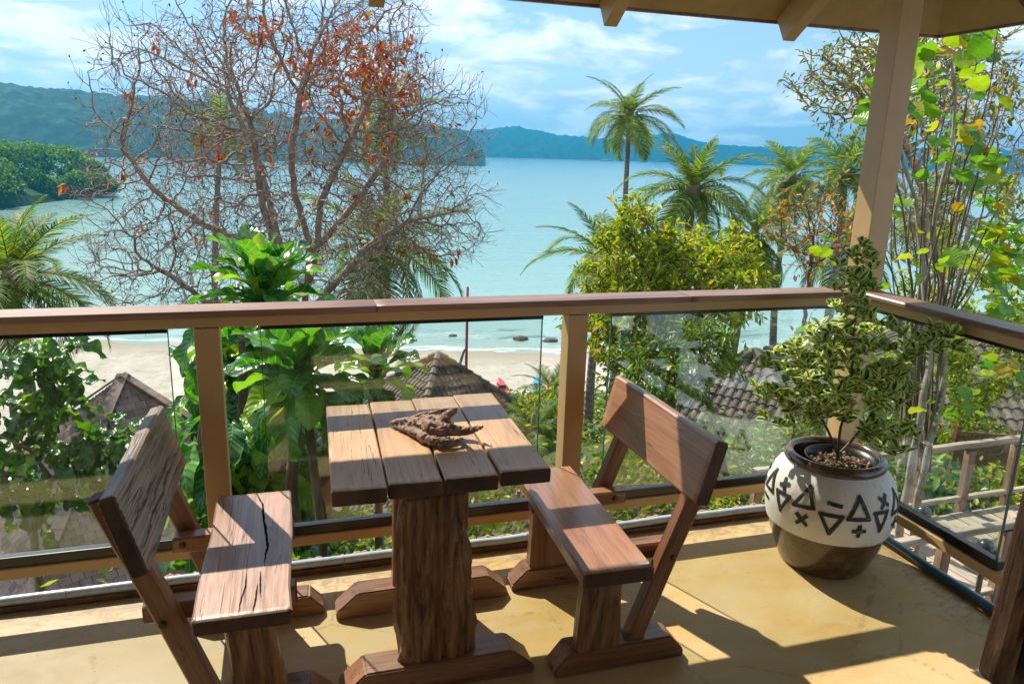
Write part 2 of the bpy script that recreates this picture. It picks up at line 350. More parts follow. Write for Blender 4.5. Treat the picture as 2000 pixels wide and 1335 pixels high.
def mk_mesh(name, V, F, mats, tint=None, uv=None, smooth=False, fmat=None):
    me = bpy.data.meshes.new(name)
    V = V.tolist() if isinstance(V, np.ndarray) else V; F = F.tolist() if isinstance(F, np.ndarray) else F
    me.from_pydata(V, [], F)
    for mm in (mats if isinstance(mats, (list, tuple)) else [mats]): me.materials.append(mm)
    if tint is not None:
        a = me.attributes.new('tint', 'FLOAT', 'FACE'); a.data.foreach_set('value', np.asarray(tint, dtype=np.float32))
    if uv is not None:
        ul = me.uv_layers.new(name='UVMap'); li = np.empty(len(me.loops), dtype=np.int32); me.loops.foreach_get('vertex_index', li)
        ul.data.foreach_set('uv', np.asarray(uv, dtype=np.float32)[li].ravel())
    if smooth: me.polygons.foreach_set('use_smooth', [True]*len(me.polygons))
    if fmat is not None: me.polygons.foreach_set('material_index', fmat)
    me.update(); return me
class MB:
    def __init__(s): s.v = []; s.f = []; s.t = []
    def add(s, V, F, tint=0.0):
        b = len(s.v); s.v += [tuple(x) for x in V]; s.f += [tuple(i+b for i in f) for f in F]; s.t += [tint]*len(F)
    def box(s, x0, x1, y0, y1, z0, z1, M=None, tint=0.0):
        V = [Vector(p) for p in ((x0, y0, z0), (x1, y0, z0), (x1, y1, z0), (x0, y1, z0), (x0, y0, z1), (x1, y0, z1), (x1, y1, z1), (x0, y1, z1))]
        if M: V = [M @ p for p in V]
        s.add(V, [(3, 2, 1, 0), (4, 5, 6, 7), (0, 1, 5, 4), (1, 2, 6, 5), (2, 3, 7, 6), (3, 0, 4, 7)], tint)
    def beam(s, p0, p1, w, h, upv=(0, 0, 1), tint=0.0):
        s.box(-w/2, w/2, 0, (Vector(p1)-Vector(p0)).length, -h/2, h/2, frame(p0, p1, upv), tint)
    def tube(s, pts, rad, n=8, cap=True, tint=0.0):
        V, F = tube_arrays(pts, rad, n, cap); s.add(V, F, tint)
    def mesh(s, name, mat, smooth=False, bevel=0.0, seg=2):
        me = mk_mesh(name, s.v, s.f, mat, s.t, smooth=smooth)
        if bevel > 0:
            bm = bmesh.new(); bm.from_mesh(me)
            bmesh.ops.bevel(bm, geom=[e for e in bm.edges if len(e.link_faces) == 2 and e.calc_face_angle(0) > .6], offset=bevel, segments=seg, affect='EDGES', profile=.6)
            bm.to_mesh(me); bm.free()
        return me
    def obj(s, name, mat, parent=None, smooth=False, bevel=0.0, label=None, kind=None, M=None):
        return link(name, s.mesh(name, mat, smooth, bevel), parent, M, label, kind)
def frame(p0, p1, upv=(0, 0, 1)):
    """local Y runs p0 -> p1, local Z as near upv as possible"""
    p0 = Vector(p0); y = (Vector(p1)-p0).normalized(); x = y.cross(Vector(upv))
    if x.length < 1e-4: x = y.cross(Vector((1, 0, 0)))
    x.normalize(); z = x.cross(y)
    M = Matrix.Identity(4)
    for i in range(3): M[i][0] = x[i]; M[i][1] = y[i]; M[i][2] = z[i]
    M.translation = p0; return M
def tube_arrays(pts, rad, n=8, cap=True):
    pts = [Vector(p) for p in pts]; k = len(pts)
    if isinstance(rad, (int, float)): rad = [rad]*k
    V = []; F = []; t0 = (pts[1]-pts[0]).normalized()
    u = t0.cross(Vector((0, 0, 1)))
    if u.length < .1: u = t0.cross(Vector((1, 0, 0)))
    u.normalize()
    cs = [(math.cos(2*math.pi*i/n), math.sin(2*math.pi*i/n)) for i in range(n)]
    for i in range(k):
        t = (pts[min(i+1, k-1)]-pts[max(i-1, 0)]); t.normalize()
        u = u-t*u.dot(t); u.normalize(); w = t.cross(u)
        for c, s_ in cs: V.append(pts[i]+(u*c+w*s_)*rad[i])
        if i:
            a = (i-1)*n; b = i*n
            for j in range(n): F.append((a+j, a+(j+1) % n, b+(j+1) % n, b+j))
    if cap: F.append(tuple(range(n-1, -1, -1))); F.append(tuple(range((k-1)*n, k*n)))
    return V, F
def fbm(p, o=4): return noise.fractal(p, .9, 2.1, o, noise_basis='PERLIN_ORIGINAL')
def bar(name, mat, p0, p1, w, th, parent, upv=(0, 0, 1), seed=0, amp=.0015, rad=.006, rings=14, npf=4, taper=None, grooves=0.0, gsc=9, endcut=0.0, label=None, arch=0.0, hew=0.0, wob=3.0, cracks=None):
    """organic timber: rounded-rectangle section swept from p0 to p1, wobbling a little"""
    L = (Vector(p1)-Vector(p0)).length; M = frame(p0, p1, upv)
    hw, ht = w/2, th/2; prof = []
    def side(a, b, n):
        for i in range(n): prof.append((a[0]+(b[0]-a[0])*i/n, a[1]+(b[1]-a[1])*i/n))
    nx = max(1, npf*3 if grooves or hew else npf); nz = max(1, int(nx*max(.34, th/w)))
    cr = min(rad, hw*.9, ht*.9)
    corners = [(hw-cr, -ht), (hw, -ht+cr), (hw, ht-cr), (hw-cr, ht), (-hw+cr, ht), (-hw, ht-cr), (-hw, -ht+cr), (-hw+cr, -ht)]
    side(corners[7], corners[0], nx); side(corners[0], corners[1], 1); side(corners[1], corners[2], nz); side(corners[2], corners[3], 1)
    side(corners[3], corners[4], nx); side(corners[4], corners[5], 1); side(corners[5], corners[6], nz); side(corners[6], corners[7], 1)
    n = len(prof); V = []; F = []
    ys = [0, min(cr, L*.1)]+[cr+(L-2*cr)*i/rings for i in range(1, rings)]+[L-min(cr, L*.1), L]
    for i, y in enumerate(ys):
        k = y/L; sc = 1.0
        if taper: sc = taper(k) if callable(taper) else taper[0]+(taper[1]-taper[0])*k
        ins = (1-cr/hw*.7, 1-cr/ht*.7) if i in (0, len(ys)-1) else (1, 1)
        ox = amp*2.2*noise.noise(Vector((seed*7.3, y*wob, 1))); oz = amp*noise.noise(Vector((seed*3.1, y*wob, 9)))+arch*math.sin(math.pi*k)
        for (a, b) in prof:
            x = a*sc*ins[0]; z = b*ins[1]
            d = amp*noise.noise(Vector((a*12+seed, y*wob*1.7, b*12+seed)))
            x += math.copysign(d, a)+ox; z += oz
            if hew:
                q = fbm(Vector((a*13+seed, y*3.2, b*13)), 5)
                q2 = 1-abs(noise.noise(Vector((a*30+seed, y*2.6, b*26+3))))*2
                d = hew*(q*.9-max(0, q2-.6)*1.6)
                x += math.copysign(d, a)*(abs(a)/hw)**2; z += math.copysign(d, b)*(abs(b)/ht)
            if cracks and 0 < i < len(ys)-1:
                for (a0, y0, y1, cw, cd, sd) in cracks:
                    if y0 < k < y1:
                        e_ = math.sin(math.pi*(k-y0)/(y1-y0))**.5; ac = a0+.016*noise.noise(Vector((y*7, sd, 0)))+.006*noise.noise(Vector((y*31, sd, 3)))
                        g = 1-abs(a-ac)/(cw*e_*(.6+.8*abs(noise.noise(Vector((y*15, sd, 7)))))+1e-4)
                        if g > 0 and b > ht*.8: z -= cd*min(1, g*1.8)*e_
            if grooves and 0 < i < len(ys)-1:
                wv = a*gsc*10+noise.noise(Vector((a*3, y*3.2, seed)))*2.4
                g = 1-abs(noise.noise(Vector((wv, y*1.1+seed, 0))))*5
                gate = .35+.65*max(0, noise.noise(Vector((a*6+seed, y*3, 4)))*2+.4)
                z -= math.copysign(grooves*max(0, g)*gate, b)*(1 if abs(b) > ht*.8 else .3)
                z -= math.copysign(grooves*.25*noise.noise(Vector((a*160, y*8, seed))), b)
            yy = y
            if endcut: yy = y+(0.5-k)*2*endcut*max(0, b/ht) if False else y
            V.append((x, yy, z))
        if i:
            p, q = (i-1)*n, i*n
            for j in range(n): F.append((p+j, q+j, q+(j+1) % n, p+(j+1) % n))
    F.append(tuple(range(n))); F.append(tuple(range((len(ys)-1)*n+n-1, (len(ys)-1)*n-1, -1)))
    nF = len(F); fm = [0]*nF; fm[-1] = fm[-2] = 1
    for j in range(n): fm[j] = 1; fm[nF-3-j] = 1
    me = mk_mesh(name, V, F, [mat, MT['endgrain']], smooth=True, fmat=fm)
    o = link(name, me, parent, M, label)
    try:
        me.set_sharp_from_angle(angle=R_(38))
    except Exception: pass
    return o
# ================================================================== veranda structure
FX, FY = 2.43, 2.70          # right and front edge of the floor
mb = MB(); mb.box(-6, FX, -1.3, FY, -.16, 0)
mb.obj('floor', MT['floor'], kind='structure')
mb = MB(); mb.box(-6, FX+.0, -1.55, -1.303, -.16, 4.9)
w = mb.obj('cottage_wall', MT['wallcream']); tag(w, 'cream rendered cottage wall closing the back of the veranda', 'wall', kind='structure')
# low edge board, light hose and coir rope
t_edge = thing('deck_edging', 'narrow brown edging with a light hose tied along the rim of the ochre floor', 'edging', (0, FY, 0))
mb = MB(); mb.box(-6, FX+.02, FY+.003, FY+.035, -.16, .022)
mb.obj('front_edge_board', MT['edge'], t_edge, bevel=.003)
mb = MB(); mb.box(FX+.003, FX+.035, -1.3, FY+.0, -.16, .012)
mb.obj('side_edge_board', MT['edge'], t_edge, bevel=.003)
def wobble_line(p0, p1, n, a, seed):
    p0 = Vector(p0); p1 = Vector(p1)
    return [p0.lerp(p1, i/n)+Vector((noise.noise(Vector((i*.35, seed, 0)))*a, noise.noise(Vector((i*.35, seed, 5)))*a, noise.noise(Vector((i*.35, seed, 9)))*a*.6)) for i in range(n+1)]
mb = MB(); mb.tube(wobble_line((-6, FY+.018, .040), (FX-.03, FY+.018, .040), 90, .008, 1), .017, 8)
mb.obj('light_hose', MT['hose'], t_edge, smooth=True)
mb = MB(); mb.tube(wobble_line((FX+.012, FY-.05, .026), (FX+.012, -1.2, .026), 50, .008, 2), .016, 8)
t2 = NT('shade_blue_hose'); t2.pbr((.02, .11, .19), .3, spec=.6, coat=.3); MT['shadehose'] = t2.m  # same pale hose; blue reflection and shade put into its colour
mb.obj('hose', MT['shadehose'], t_edge, smooth=True, label='light hose along the side rim, its blue reflection put into the colour')
for i, x in enumerate([-1.15, -.78, -.45, -.18, .18, .62, .93, 1.35, 1.72]):
    mb = MB(); pts = [(x+.002*math.sin(a*3), FY+.018+.021*math.cos(a), .036+.021*math.sin(a)) for a in np.linspace(-1.2, 4.3, 12)]
    mb.tube(pts, .0016, 4); mb.obj('wire_tie', MT['rope'], t_edge)
rope = []
for i in range(240):
    x = -.55+2.95*i/239; rope.append((x, FY+.055+.006*math.sin(i*.31)+.004*math.cos(i*1.7), .028+.004*math.sin(i*.9)))
ro = thing('coir_rope', 'twisted coir rope lying along the outer side of the front light hose', 'rope', (0, FY+.055, .03))
for k in range(2):
    mb = MB(); mb.tube([Vector(p)+Vector((0, math.cos(i*1.3+k*math.pi)*.006, math.sin(i*1.3+k*math.pi)*.006)) for i, p in enumerate(rope)], .0075, 5)
    mb.obj('strand', MT['rope'], ro, smooth=True)

# railing
rail = thing('balcony_railing', 'tan painted balcony railing with clear glass panels and a brown wooden handrail', 'railing', (FX, FY, 0))
def board(name, mat, x0, x1, y0, y1, z0, z1, bevel=.004, parent=rail, label=None):
    mb = MB(); mb.box(x0, x1, y0, y1, z0, z1); return mb.obj(name, mat, parent, bevel=bevel, label=label)
RY, RX = 2.630, 2.366
PT = .08
# handrail planks (joints as in the photograph), front then side
bar('handrail', MT['handrail'], (-6, RY+.045, 1.050), (at(735, 590, RY).x-.001, RY+.045, 1.050), .125, .024, rail, seed=3, amp=.001, rings=40, rad=.0015)
bar('handrail', MT['handrail'], (at(735, 590, RY).x, RY+.045, 1.050), (at(1348, 578, RY).x-.001, RY+.045, 1.050), .125, .024, rail, seed=5, amp=.001, rings=30, rad=.0015)
bar('handrail', MT['handrail'], (at(1348, 578, RY).x, RY+.045, 1.0505), (RX+.11, RY+.045, 1.0505), .125, .024, rail, seed=6, amp=.001, rings=24, rad=.0015)
bar('handrail', MT['handrail'], (RX+.045, RY-.019, 1.0495), (RX+.045, -1.2, 1.0495), .125, .024, rail, seed=8, amp=.001, rings=40)
board('top_beam', MT['paint'], -6, RX+.09, RY+.006, RY+.078, 1.000, 1.0375)
board('top_beam', MT['paint'], RX+.006, RX+.078, -1.2, RY+.004, 1.000, 1.0375)
board('bottom_beam', MT['paint'], -6, RX+.003, RY+.008, RY+.070, .160, .199)
board('bottom_beam', MT['paint'], RX+.008, RX+.070, -1.2, RY+.003, .160, .199)
for x in (-3.1, -1.66, at(414, 800, RY).x, at(1124, 760, RY).x):
    board('post', MT['paint'], x-.04, x+.04, RY+.0, RY+.080, .001, .999)
board('post', MT['paint'], RX+.002, RX+.082, .55, .63, .001, .999)
# glass panels in black channels
def gpanel(x0, x1):
    mb = MB(); mb.box(x0, x1, RY+.030, RY+.040, .216, .990); g = mb.obj('glass_panel', MT['glass'], rail)
    for xx in (x0, x1):
        m2 = MB(); m2.box(xx-.0012, xx+.0012, RY+.0295, RY+.0405, .217, .989); m2.obj('glass_edge', MT['glassedge'], g)
    c = board('bottom_channel', MT['black'], x0-.02, x1+.02, RY+.018, RY+.052, .201, .237, .003)
    c = board('top_channel', MT['black'], x0, x1, RY+.020, RY+.050, .984, .999, .002)
XL = at(337, 760, RY+.035).x; X1 = at(517, 800, RY+.035).x; X2 = at(1056, 700, RY+.035).x; X3 = at(1186, 750, RY+.035).x
gpanel(-1.58, XL); gpanel(X1, X2); gpanel(X3, RX-.05); gpanel(-3.0, -1.75)
YS = (atz(1948, 1085, .237) - CAMP); YS0 = YS.y/YS.x*(RX+.035)
mb = MB(); mb.box(RX+.030, RX+.040, YS0, RY-.05, .216, .990); g = mb.obj('glass_panel', MT['glass'], rail)
m2 = MB(); m2.box(RX+.0295, RX+.0405, YS0-.0012, YS0+.0012, .217, .989); m2.obj('glass_edge', MT['glassedge'], g)
board('bottom_channel', MT['black'], RX+.018, RX+.052, YS0-.02, RY-.03, .201, .237, .003)
board('top_channel', MT['black'], RX+.020, RX+.050, YS0, RY-.05, .984, .999, .002)

# roof with its post, rafters, soffit
PITCH = .65; EZ = 2.232; EX = 3.25; EY = 3.325
roof = thing('veranda_roof', 'tan boarded veranda roof with exposed rafters on one square corner post', 'roof', (2.5, 2.77, 0))
def roof_z(x, y): return EZ+PITCH*min(EX-x, EY-y)
def roof_poly(name, pts, mat, dz0, dz1):
    V = [(x, y, roof_z(x, y)+dz0) for x, y in pts]+[(x, y, roof_z(x, y)+dz1) for x, y in pts]; n = len(pts)
    F = [tuple(range(n))[::-1], tuple(range(n, 2*n))]+[(i, (i+1) % n, n+(i+1) % n, n+i) for i in range(n)]
    link(name, mk_mesh(name, V, F, mat), roof)
AP = 5.0
roof_poly('front_soffit', [(-6, EY), (EX, EY), (EX-AP, EY-AP), (-6, EY-AP)], MT['soffit'], 0, .03)
roof_poly('side_soffit', [(EX, EY), (EX, EY-2*AP), (EX-AP, EY-AP)], MT['soffit'], 0, .03)
t2 = NT('roof_shingle_cover'); t2.pbr((.16, .12, .09), .8); MT['cover'] = t2.m
roof_poly('roof_cover', [(-6.05, EY+.0), (EX, EY+.0), (EX-AP, EY-AP), (-6.05, EY-AP)], MT['cover'], .033, .09)
roof_poly('roof_cover', [(EX, EY), (EX, EY-2*AP), (EX-AP, EY-AP)], MT['cover'], .033, .09)
mb = MB(); mb.box(-6, EX+.02, EY+.003, EY+.023, EZ-.012, EZ+.10); mb.obj('fascia', MT['handrail'], roof)
mb = MB(); mb.box(EX+.003, EX+.02, -1.5, EY+.0, EZ-.012, EZ+.10); mb.obj('fascia', MT['handrail'], roof)
sl = Vector((0, -1, PITCH)).normalized()
def rafter(x):
    y0 = EY-.045; y1 = max(EY-2.9, -1.0)
    if EX-x < 2.9: y1 = EY-(EX-x)+.03
    p0 = Vector((x, y0, EZ+PITCH*(EY-y0)-.077)); p1 = Vector((x, y1, EZ+PITCH*(EY-y1)-.077))
    mb = MB(); mb.beam(p0, p1, .062, .125, (0, 0, 1)); mb.obj('rafter', MT['paint'], roof, bevel=.004)
for x in (1.405, 2.31, .40, -.5, -1.5, -2.5): rafter(x)
for y in (2.66, 1.74, .80):
    x0 = EX-.10; x1 = EX-(EY-y)-.0 if EY-y < 2.9 else EX-2.9
    p0 = Vector((x0, y, roof_z(x0, -5)-.052)); p1 = Vector((x1+.03, y, roof_z(x1+.03, -5)-.052))
    mb = MB(); mb.beam(p0, p1, .062, .10, (0, 0, 1)); mb.obj('rafter', MT['edge'] if y > 2 else MT['paint'], roof, bevel=.004)
# corner post, two brackets of paint drips skipped
px0 = at(1676, 400, 2.74).x; 
mb = MB(); mb.box(2.381, 2.485, 2.640, 2.744, .001, roof_z(2.485, 2.744)-.002); mb.obj('corner_post', MT['paint'], roof, bevel=.004)

# ================================================================== table
TZ = .72
table = thing('trestle_table', 'small rustic plank table with rough hewn slab legs in the middle of the deck', 'table', (.42, 2.29, 0))
nl = [.097, .250, .407, .572, .736]; fl = [.122, .281, .438, .595, .748]; nY = [1.912, 1.918, 1.924, 1.932, 1.94]; fY = [2.625, 2.64, 2.652, 2.662, 2.668]
nl = [q*.978 for q in nl]; fl = [q*.978 for q in fl]; nY = [q*.978 for q in nY]; fY = [q*.978 for q in fY]
for i in range(4):
    g0, g1 = .0035, .0035
    a = Vector(((nl[i]+nl[i+1])/2, (nY[i]+nY[i+1])/2+[.0, .004, -.003, .002][i], TZ-.022)); b = Vector(((fl[i]+fl[i+1])/2, (fY[i]+fY[i+1])/2, TZ-.022))
    bar('tabletop_plank', MT['table'], a, b, (nl[i+1]-nl[i]+fl[i+1]-fl[i])/2-.007, .044, table, seed=11+i, amp=.0012, rad=.004, rings=22, npf=6, grooves=.0012, gsc=14)
# dark chewed front edges under the planks
bar('batten', MT['edge'], (.28, 2.0, TZ-.060), (.52, 2.0, TZ-.060), .11, .034, table, seed=4)
bar('batten', MT['edge'], (.28, 2.42, TZ-.060), (.52, 2.42, TZ-.060), .08, .034, table, seed=5)
bar('slab_leg', MT['hewn'], (.396, 2.00, -.004), (.394, 2.00, TZ-.078), .213, .055, table, upv=(0, -1, 0), seed=21, rings=60, npf=10, rad=.012, taper=(1.0, .83), hew=.024, amp=.004)
bar('slab_leg', MT['brown'], (.43, 2.42, .0), (.43, 2.42, TZ-.078), .21, .05, table, upv=(0, -1, 0), seed=22, rings=12, taper=(1.0, .9))
def foot(parent, cx, cy, L, h=.085, w=.07, seed=0, mat='brown', cut=.075):
    # trestle foot: long block with bevelled top ends
    n = 10; prof = [(-L/2, 0), (-L/2, h*.32), (-L/2+cut, h), (L/2-cut, h), (L/2, h*.32), (L/2, 0)]
    V = []; F = []
    for s in (-1, 1):
        for (x, z) in prof: V.append((cx+x+.003*noise.noise(Vector((x*9, seed, s))), cy+s*w/2+.002*noise.noise(Vector((x*5, z*20, seed))), z))
    k = len(prof); F.append(tuple(range(k))[::1]); F.append(tuple(range(2*k-1, k-1, -1)))
    for i in range(k): F.append(((i+1) % k, i, k+i, k+(i+1) % k))
    bm = bmesh.new()
    vs = [bm.verts.new(v) for v in V]
    for f in F: bm.faces.new([vs[i] for i in f])
    bmesh.ops.recalc_face_normals(bm, faces=bm.faces)
    bmesh.ops.bevel(bm, geom=list(bm.edges), offset=.005, segments=2, affect='EDGES')
    me = bpy.data.meshes.new('foot')
    # long axis along local Y for the grain
    Mx = Matrix(((0, 1, 0, 0), (1, 0, 0, 0), (0, 0, -1, 0), (0, 0, 0, 1)))
    bm.transform(Mx.inverted()); bm.to_mesh(me); bm.free(); me.materials.append(MT[mat])
    link('foot', me, parent, Mx)
foot(table, .408, 2.00, .60, .095, .10, 1); foot(table, .436, 2.42, .62, .095, .085, 2)

# ================================================================== benches
def peg(parent, p, d, r=.011, mat='edge'):
    mb = MB(); d = Vector(d).normalized(); mb.tube([Vector(p)-d*.012, Vector(p)+d*.004, Vector(p)+d*.007], [r, r, r*.6], 8); mb.obj('peg', MT[mat], parent, smooth=False)
bl = thing('rustic_bench', 'rustic bench with cracked greyed seat and deeply grooved backrest, left of the plank table', 'bench', (-.14, 2.24, 0))
SZ = .42
bar('seat', MT['seat'], (-.140, 1.836, SZ-.023), (-.126, 2.577, SZ-.023), .244, .046, bl, seed=31, rings=40, npf=9, rad=.006, amp=.0035, grooves=.0012, gsc=4)
# live crack of the seat: a flat sliver, the shade inside painted near black
def rift(parent, pts, width, z, mat):
    V = []; F = []
    for i, (x, y) in enumerate(pts):
        k = i/(len(pts)-1); w = width*(math.sin(math.pi*min(1, k*1.05))**.6+.08)*(.6+.5*noise.noise(Vector((i*.9, 3, 1)))+.3)
        V += [(x-w/2, y, z+.0012), (x+w/2+.0006, y, z+.0012)]
        if i: F.append((2*i-2, 2*i-1, 2*i+1, 2*i))
    link('crack', mk_mesh('crack', V, F, mat), parent)
t2 = NT('crack_shadow_gap'); t2.pbr((.012, .006, .004), .95, spec=.1); MT['gap'] = t2.m
def crackpts(pp, z, seed=0):
    P = [atz(x, y, z) for x, y in pp]; out = []
    for i in range(len(P)-1):
        for k in range(6):
            q = P[i].lerp(P[i+1], k/6); out.append((q.x+.0016*noise.noise(Vector((i+k*.37, seed, 2)))*2, q.y))
    out.append((P[-1].x, P[-1].y)); return out
rift(bl, crackpts([(500, 962), (513, 985), (515, 1010), (519, 1040), (523, 1068), (518, 1080), (517, 1105)], SZ), .0075, SZ, MT['gap'])
rift(bl, crackpts([(509, 1115), (508, 1140), (509, 1165)], SZ), .0035, SZ, MT['gap'])
rift(bl, crackpts([(481, 1120), (479, 1145), (470, 1175), (465, 1195)], SZ), .003, SZ, MT['gap'])
rift(bl, crackpts([(503, 1140), (499, 1170), (494, 1195)], SZ), .004, SZ, MT['gap'])
def backrest(parent, mat, b0, t0, b1, t1, th, seed, **k):
    """plank leaning between the near (0) and far (1) ends; b bottom, t top"""
    b0, t0, b1, t1 = map(Vector, (b0, t0, b1, t1)); c0 = (b0+t0)/2; c1 = (b1+t1)/2; wv = (t0-b0)
    nrm = (c1-c0).cross(wv)
    return bar('backrest', mat, c0, c1, wv.length, th, parent, upv=nrm, seed=seed, rad=.007, **k)
backrest(bl, MT['grey'], (-.372, 1.865, .548), (-.432, 1.865, .765), (-.362, 2.60, .530), (-.418, 2.60, .755), .045, 41, rings=130, npf=22, amp=.003, grooves=.003, gsc=6, cracks=[(.045, .02, .98, .008, .016, 1), (.022, .12, .80, .006, .012, 5), (-.010, .0, .55, .005, .010, 9), (.075, .3, .95, .004, .008, 12), (-.05, .35, .9, .003, .006, 15)])
# uprights lean outwards from the floor to behind the backrest
def upright(parent, mat, y, pts, w=.05, d=.062, seed=0):
    (x0, z0), (x1, z1) = pts
    bar('back_post', mat, (x0, y, z0), (x1, y, z1), w, d, parent, upv=(1, 0, 0), seed=seed, rings=12, rad=.006)
upright(bl, MT['brown'], 1.965, [(-.205, .0), (-.462, .735)], .052, .06, 51); upright(bl, MT['brown'], 2.47, [(-.205, .0), (-.452, .70)], .052, .06, 52)
bar('cross_bar', MT['brown'], (-.405, 2.035, .350), (.0, 2.035, .350), .055, .055, bl, seed=53, rings=8)
bar('cross_bar', MT['brown'], (-.375, 2.41, .350), (.0, 2.41, .350), .055, .055, bl, seed=54, rings=8)
peg(bl, (-.345, 1.938, .360), (0, -1, 0)); peg(bl, (-.345, 2.381, .352), (0, -1, 0))
bar('leg', MT['hewn'], (-.105, 2.0, .03), (-.138, 2.0, .322), .135, .05, bl, upv=(0, -1, 0), seed=55, rings=26, npf=6, rad=.01, hew=.007, taper=(1.08, .88))
bar('leg', MT['brown'], (-.125, 2.455, .03), (-.125, 2.455, .322), .13, .05, bl, upv=(0, -1, 0), seed=56, rings=8)
foot(bl, -.13, 2.0, .44, .08, .08, 3, cut=.06); foot(bl, -.13, 2.47, .44, .08, .08, 4, cut=.05)

br = thing('rustic_bench', 'reddish polished bench with a smooth backrest between the plank table and the potted shrub', 'bench', (.93, 2.2, 0))
bar('seat', MT['redseat'], (.906, 1.791, SZ-.023), (.928, 2.556, SZ-.023), .224, .046, br, seed=61, rings=24, npf=5, rad=.007, amp=.002)
rift(br, crackpts([(1174, 1009), (1181, 1007), (1188, 1007)], SZ), .006, SZ, MT['gap'])
backrest(br, MT['redseat'], (1.202, 1.862, .560), (1.256, 1.862, .763), (1.196, 2.60, .548), (1.256, 2.60, .765), .045, 62, rings=24, npf=5, amp=.002)
upright(br, MT['brown'], 1.945, [(1.012, .01), (1.275, .72)], .05, .058, 63); upright(br, MT['brown'], 2.47, [(1.012, .01), (1.283, .72)], .05, .058, 64)
bar('cross_bar', MT['brown'], (.83, 2.015, .350), (1.215, 2.015, .350), .055, .055, br, seed=65, rings=8)
bar('cross_bar', MT['brown'], (.83, 2.40, .350), (1.20, 2.40, .350), .055, .055, br, seed=66, rings=8)
peg(br, (1.150, 1.918, .360), (0, -1, 0)); peg(br, (1.155, 2.37, .352), (0, -1, 0))
bar('leg', MT['hewn'], (.91, 1.935, .0), (.905, 1.925, .372), .150, .055, br, upv=(0, -1, 0), seed=67, rings=26, npf=6, rad=.01, hew=.006, taper=(1.05, .8))
bar('leg', MT['brown'], (.93, 2.43, .03), (.92, 2.43, .372), .17, .05, br, upv=(0, -1, 0), seed=68, rings=8, taper=(1.1, .85))
foot(br, .985, 1.945, .45, .085, .085, 5, cut=.05); foot(br, .985, 2.44, .43, .085, .085, 6, cut=.06)

# chair that stands half outside the frame at the lower right
ch = thing('rustic_chair', 'dark rustic wooden chair half outside the frame, nearest the camera on the right', 'chair', (1.95, 1.2, 0))
pa = at(1936, 1320, 1.30); pb = at(2004, 1050, 1.30)
pa = Vector((1.790, 1.30, .255)); pb = Vector((1.822, 1.30, .80))
bar('back_post', MT['hewn'], pa, pb, .060, .075, ch, upv=(0, -1, 0), seed=71, rings=24, npf=4, rad=.016, hew=.003)
bar('arm', MT['edge'], (1.855, 1.33, .50), (1.855, .75, .50), .07, .22, ch, seed=72, rings=10)
bar('leg', MT['edge'], (1.86, 1.28, 0), (1.86, 1.28, .40), .06, .06, ch, upv=(0, -1, 0), seed=73, rings=8)
bar('leg', MT['edge'], (1.86, .78, 0), (1.86, .78, .40), .06, .06, ch, upv=(0, -1, 0), seed=74, rings=8)
bar('leg', MT['edge'], (2.30, 1.28, 0), (2.30, 1.28, .40), .06, .06, ch, upv=(0, -1, 0), seed=75, rings=8)
bar('leg', MT['edge'], (2.30, .78, 0), (2.30, .78, .40), .06, .06, ch, upv=(0, -1, 0), seed=76, rings=8)
bar('seat', MT['brown'], (1.84, 1.04, .425), (2.34, 1.04, .425), .5, .045, ch, seed=77, rings=8)
bar('rail', MT['brown'], (1.845, 1.335, .43), (2.3, 1.335, .43), .03, .06, ch, seed=78, rings=8)

# ================================================================== driftwood on the table
def driftwood():
    rnd = random.Random(4); mb = MB(); base = Vector((.45, 2.30, TZ))
    def limb(pts, rads, n=10):
        mb.tube([Vector(p) for p in pts], rads, n)
    A = lambda px, py, z=.015: atz(px, py, TZ+z)
    c = A(845, 838, .035)
    limb([A(760, 826, .012), A(785, 824, .02), A(815, 828, .03), c, A(870, 845, .03)], [.005, .014, .022, .028, .022])
    limb([A(770, 832, .008), A(800, 840, .014), A(830, 855, .018), A(858, 862, .016), A(885, 858, .014)], [.005, .011, .015, .013, .008])
    limb([c, A(875, 838, .035), A(900, 842, .024), A(925, 838, .034), A(944, 833, .050)], [.024, .020, .015, .011, .003])
    limb([A(835, 858, .018), A(860, 866, .016), A(882, 864, .018), A(905, 856, .020)], [.014, .013, .010, .003])
    limb([c, A(866, 818, .058), A(878, 808, .078), A(886, 803, .096), A(892, 800, .112)], [.018, .014, .012, .008, .003])
    limb([A(800, 822, .03), A(825, 812, .045), A(850, 806, .052), A(874, 798, .05)], [.012, .012, .010, .004])
    limb([A(790, 822, .02), A(830, 818, .04), A(862, 822, .05), A(885, 828, .04)], [.008, .015, .017, .010])
    me = mb.mesh('driftwood', MT['drift']); o = bpy.data.objects.new('tmp', me); COL.objects.link(o)
    md = o.modifiers.new('r', 'REMESH'); md.mode = 'VOXEL'; md.voxel_size = .0034; md.use_smooth_shade = True
    dg = bpy.context.evaluated_depsgraph_get(); dg.update(); me2 = bpy.data.meshes.new_from_object(o.evaluated_get(dg)); bpy.data.objects.remove(o)
    bm = bmesh.new(); bm.from_mesh(me2); bm.normal_update()
    ax = Vector((.95, -.15, .05)).normalized()
    for v in bm.verts:
        p = v.co; q = Vector((p.x*13+p.y*6, p.y*62-p.x*14, p.z*70))
        r = 1-abs(noise.noise(q+Vector((noise.noise(p*30)*1.5,)*3)))*2.4
        d = .0052*r+.002*noise.noise(p*40)
        v.co = p+v.normal*(d-.002); v.co.z = max(v.co.z, TZ+.001)
    bm.to_mesh(me2); bm.free(); me2.materials.clear(); me2.materials.append(MT['drift'])
    o = link('driftwood', me2); tag(o, 'brown gnarled driftwood piece lying on the plank tabletop', 'driftwood')
driftwood()

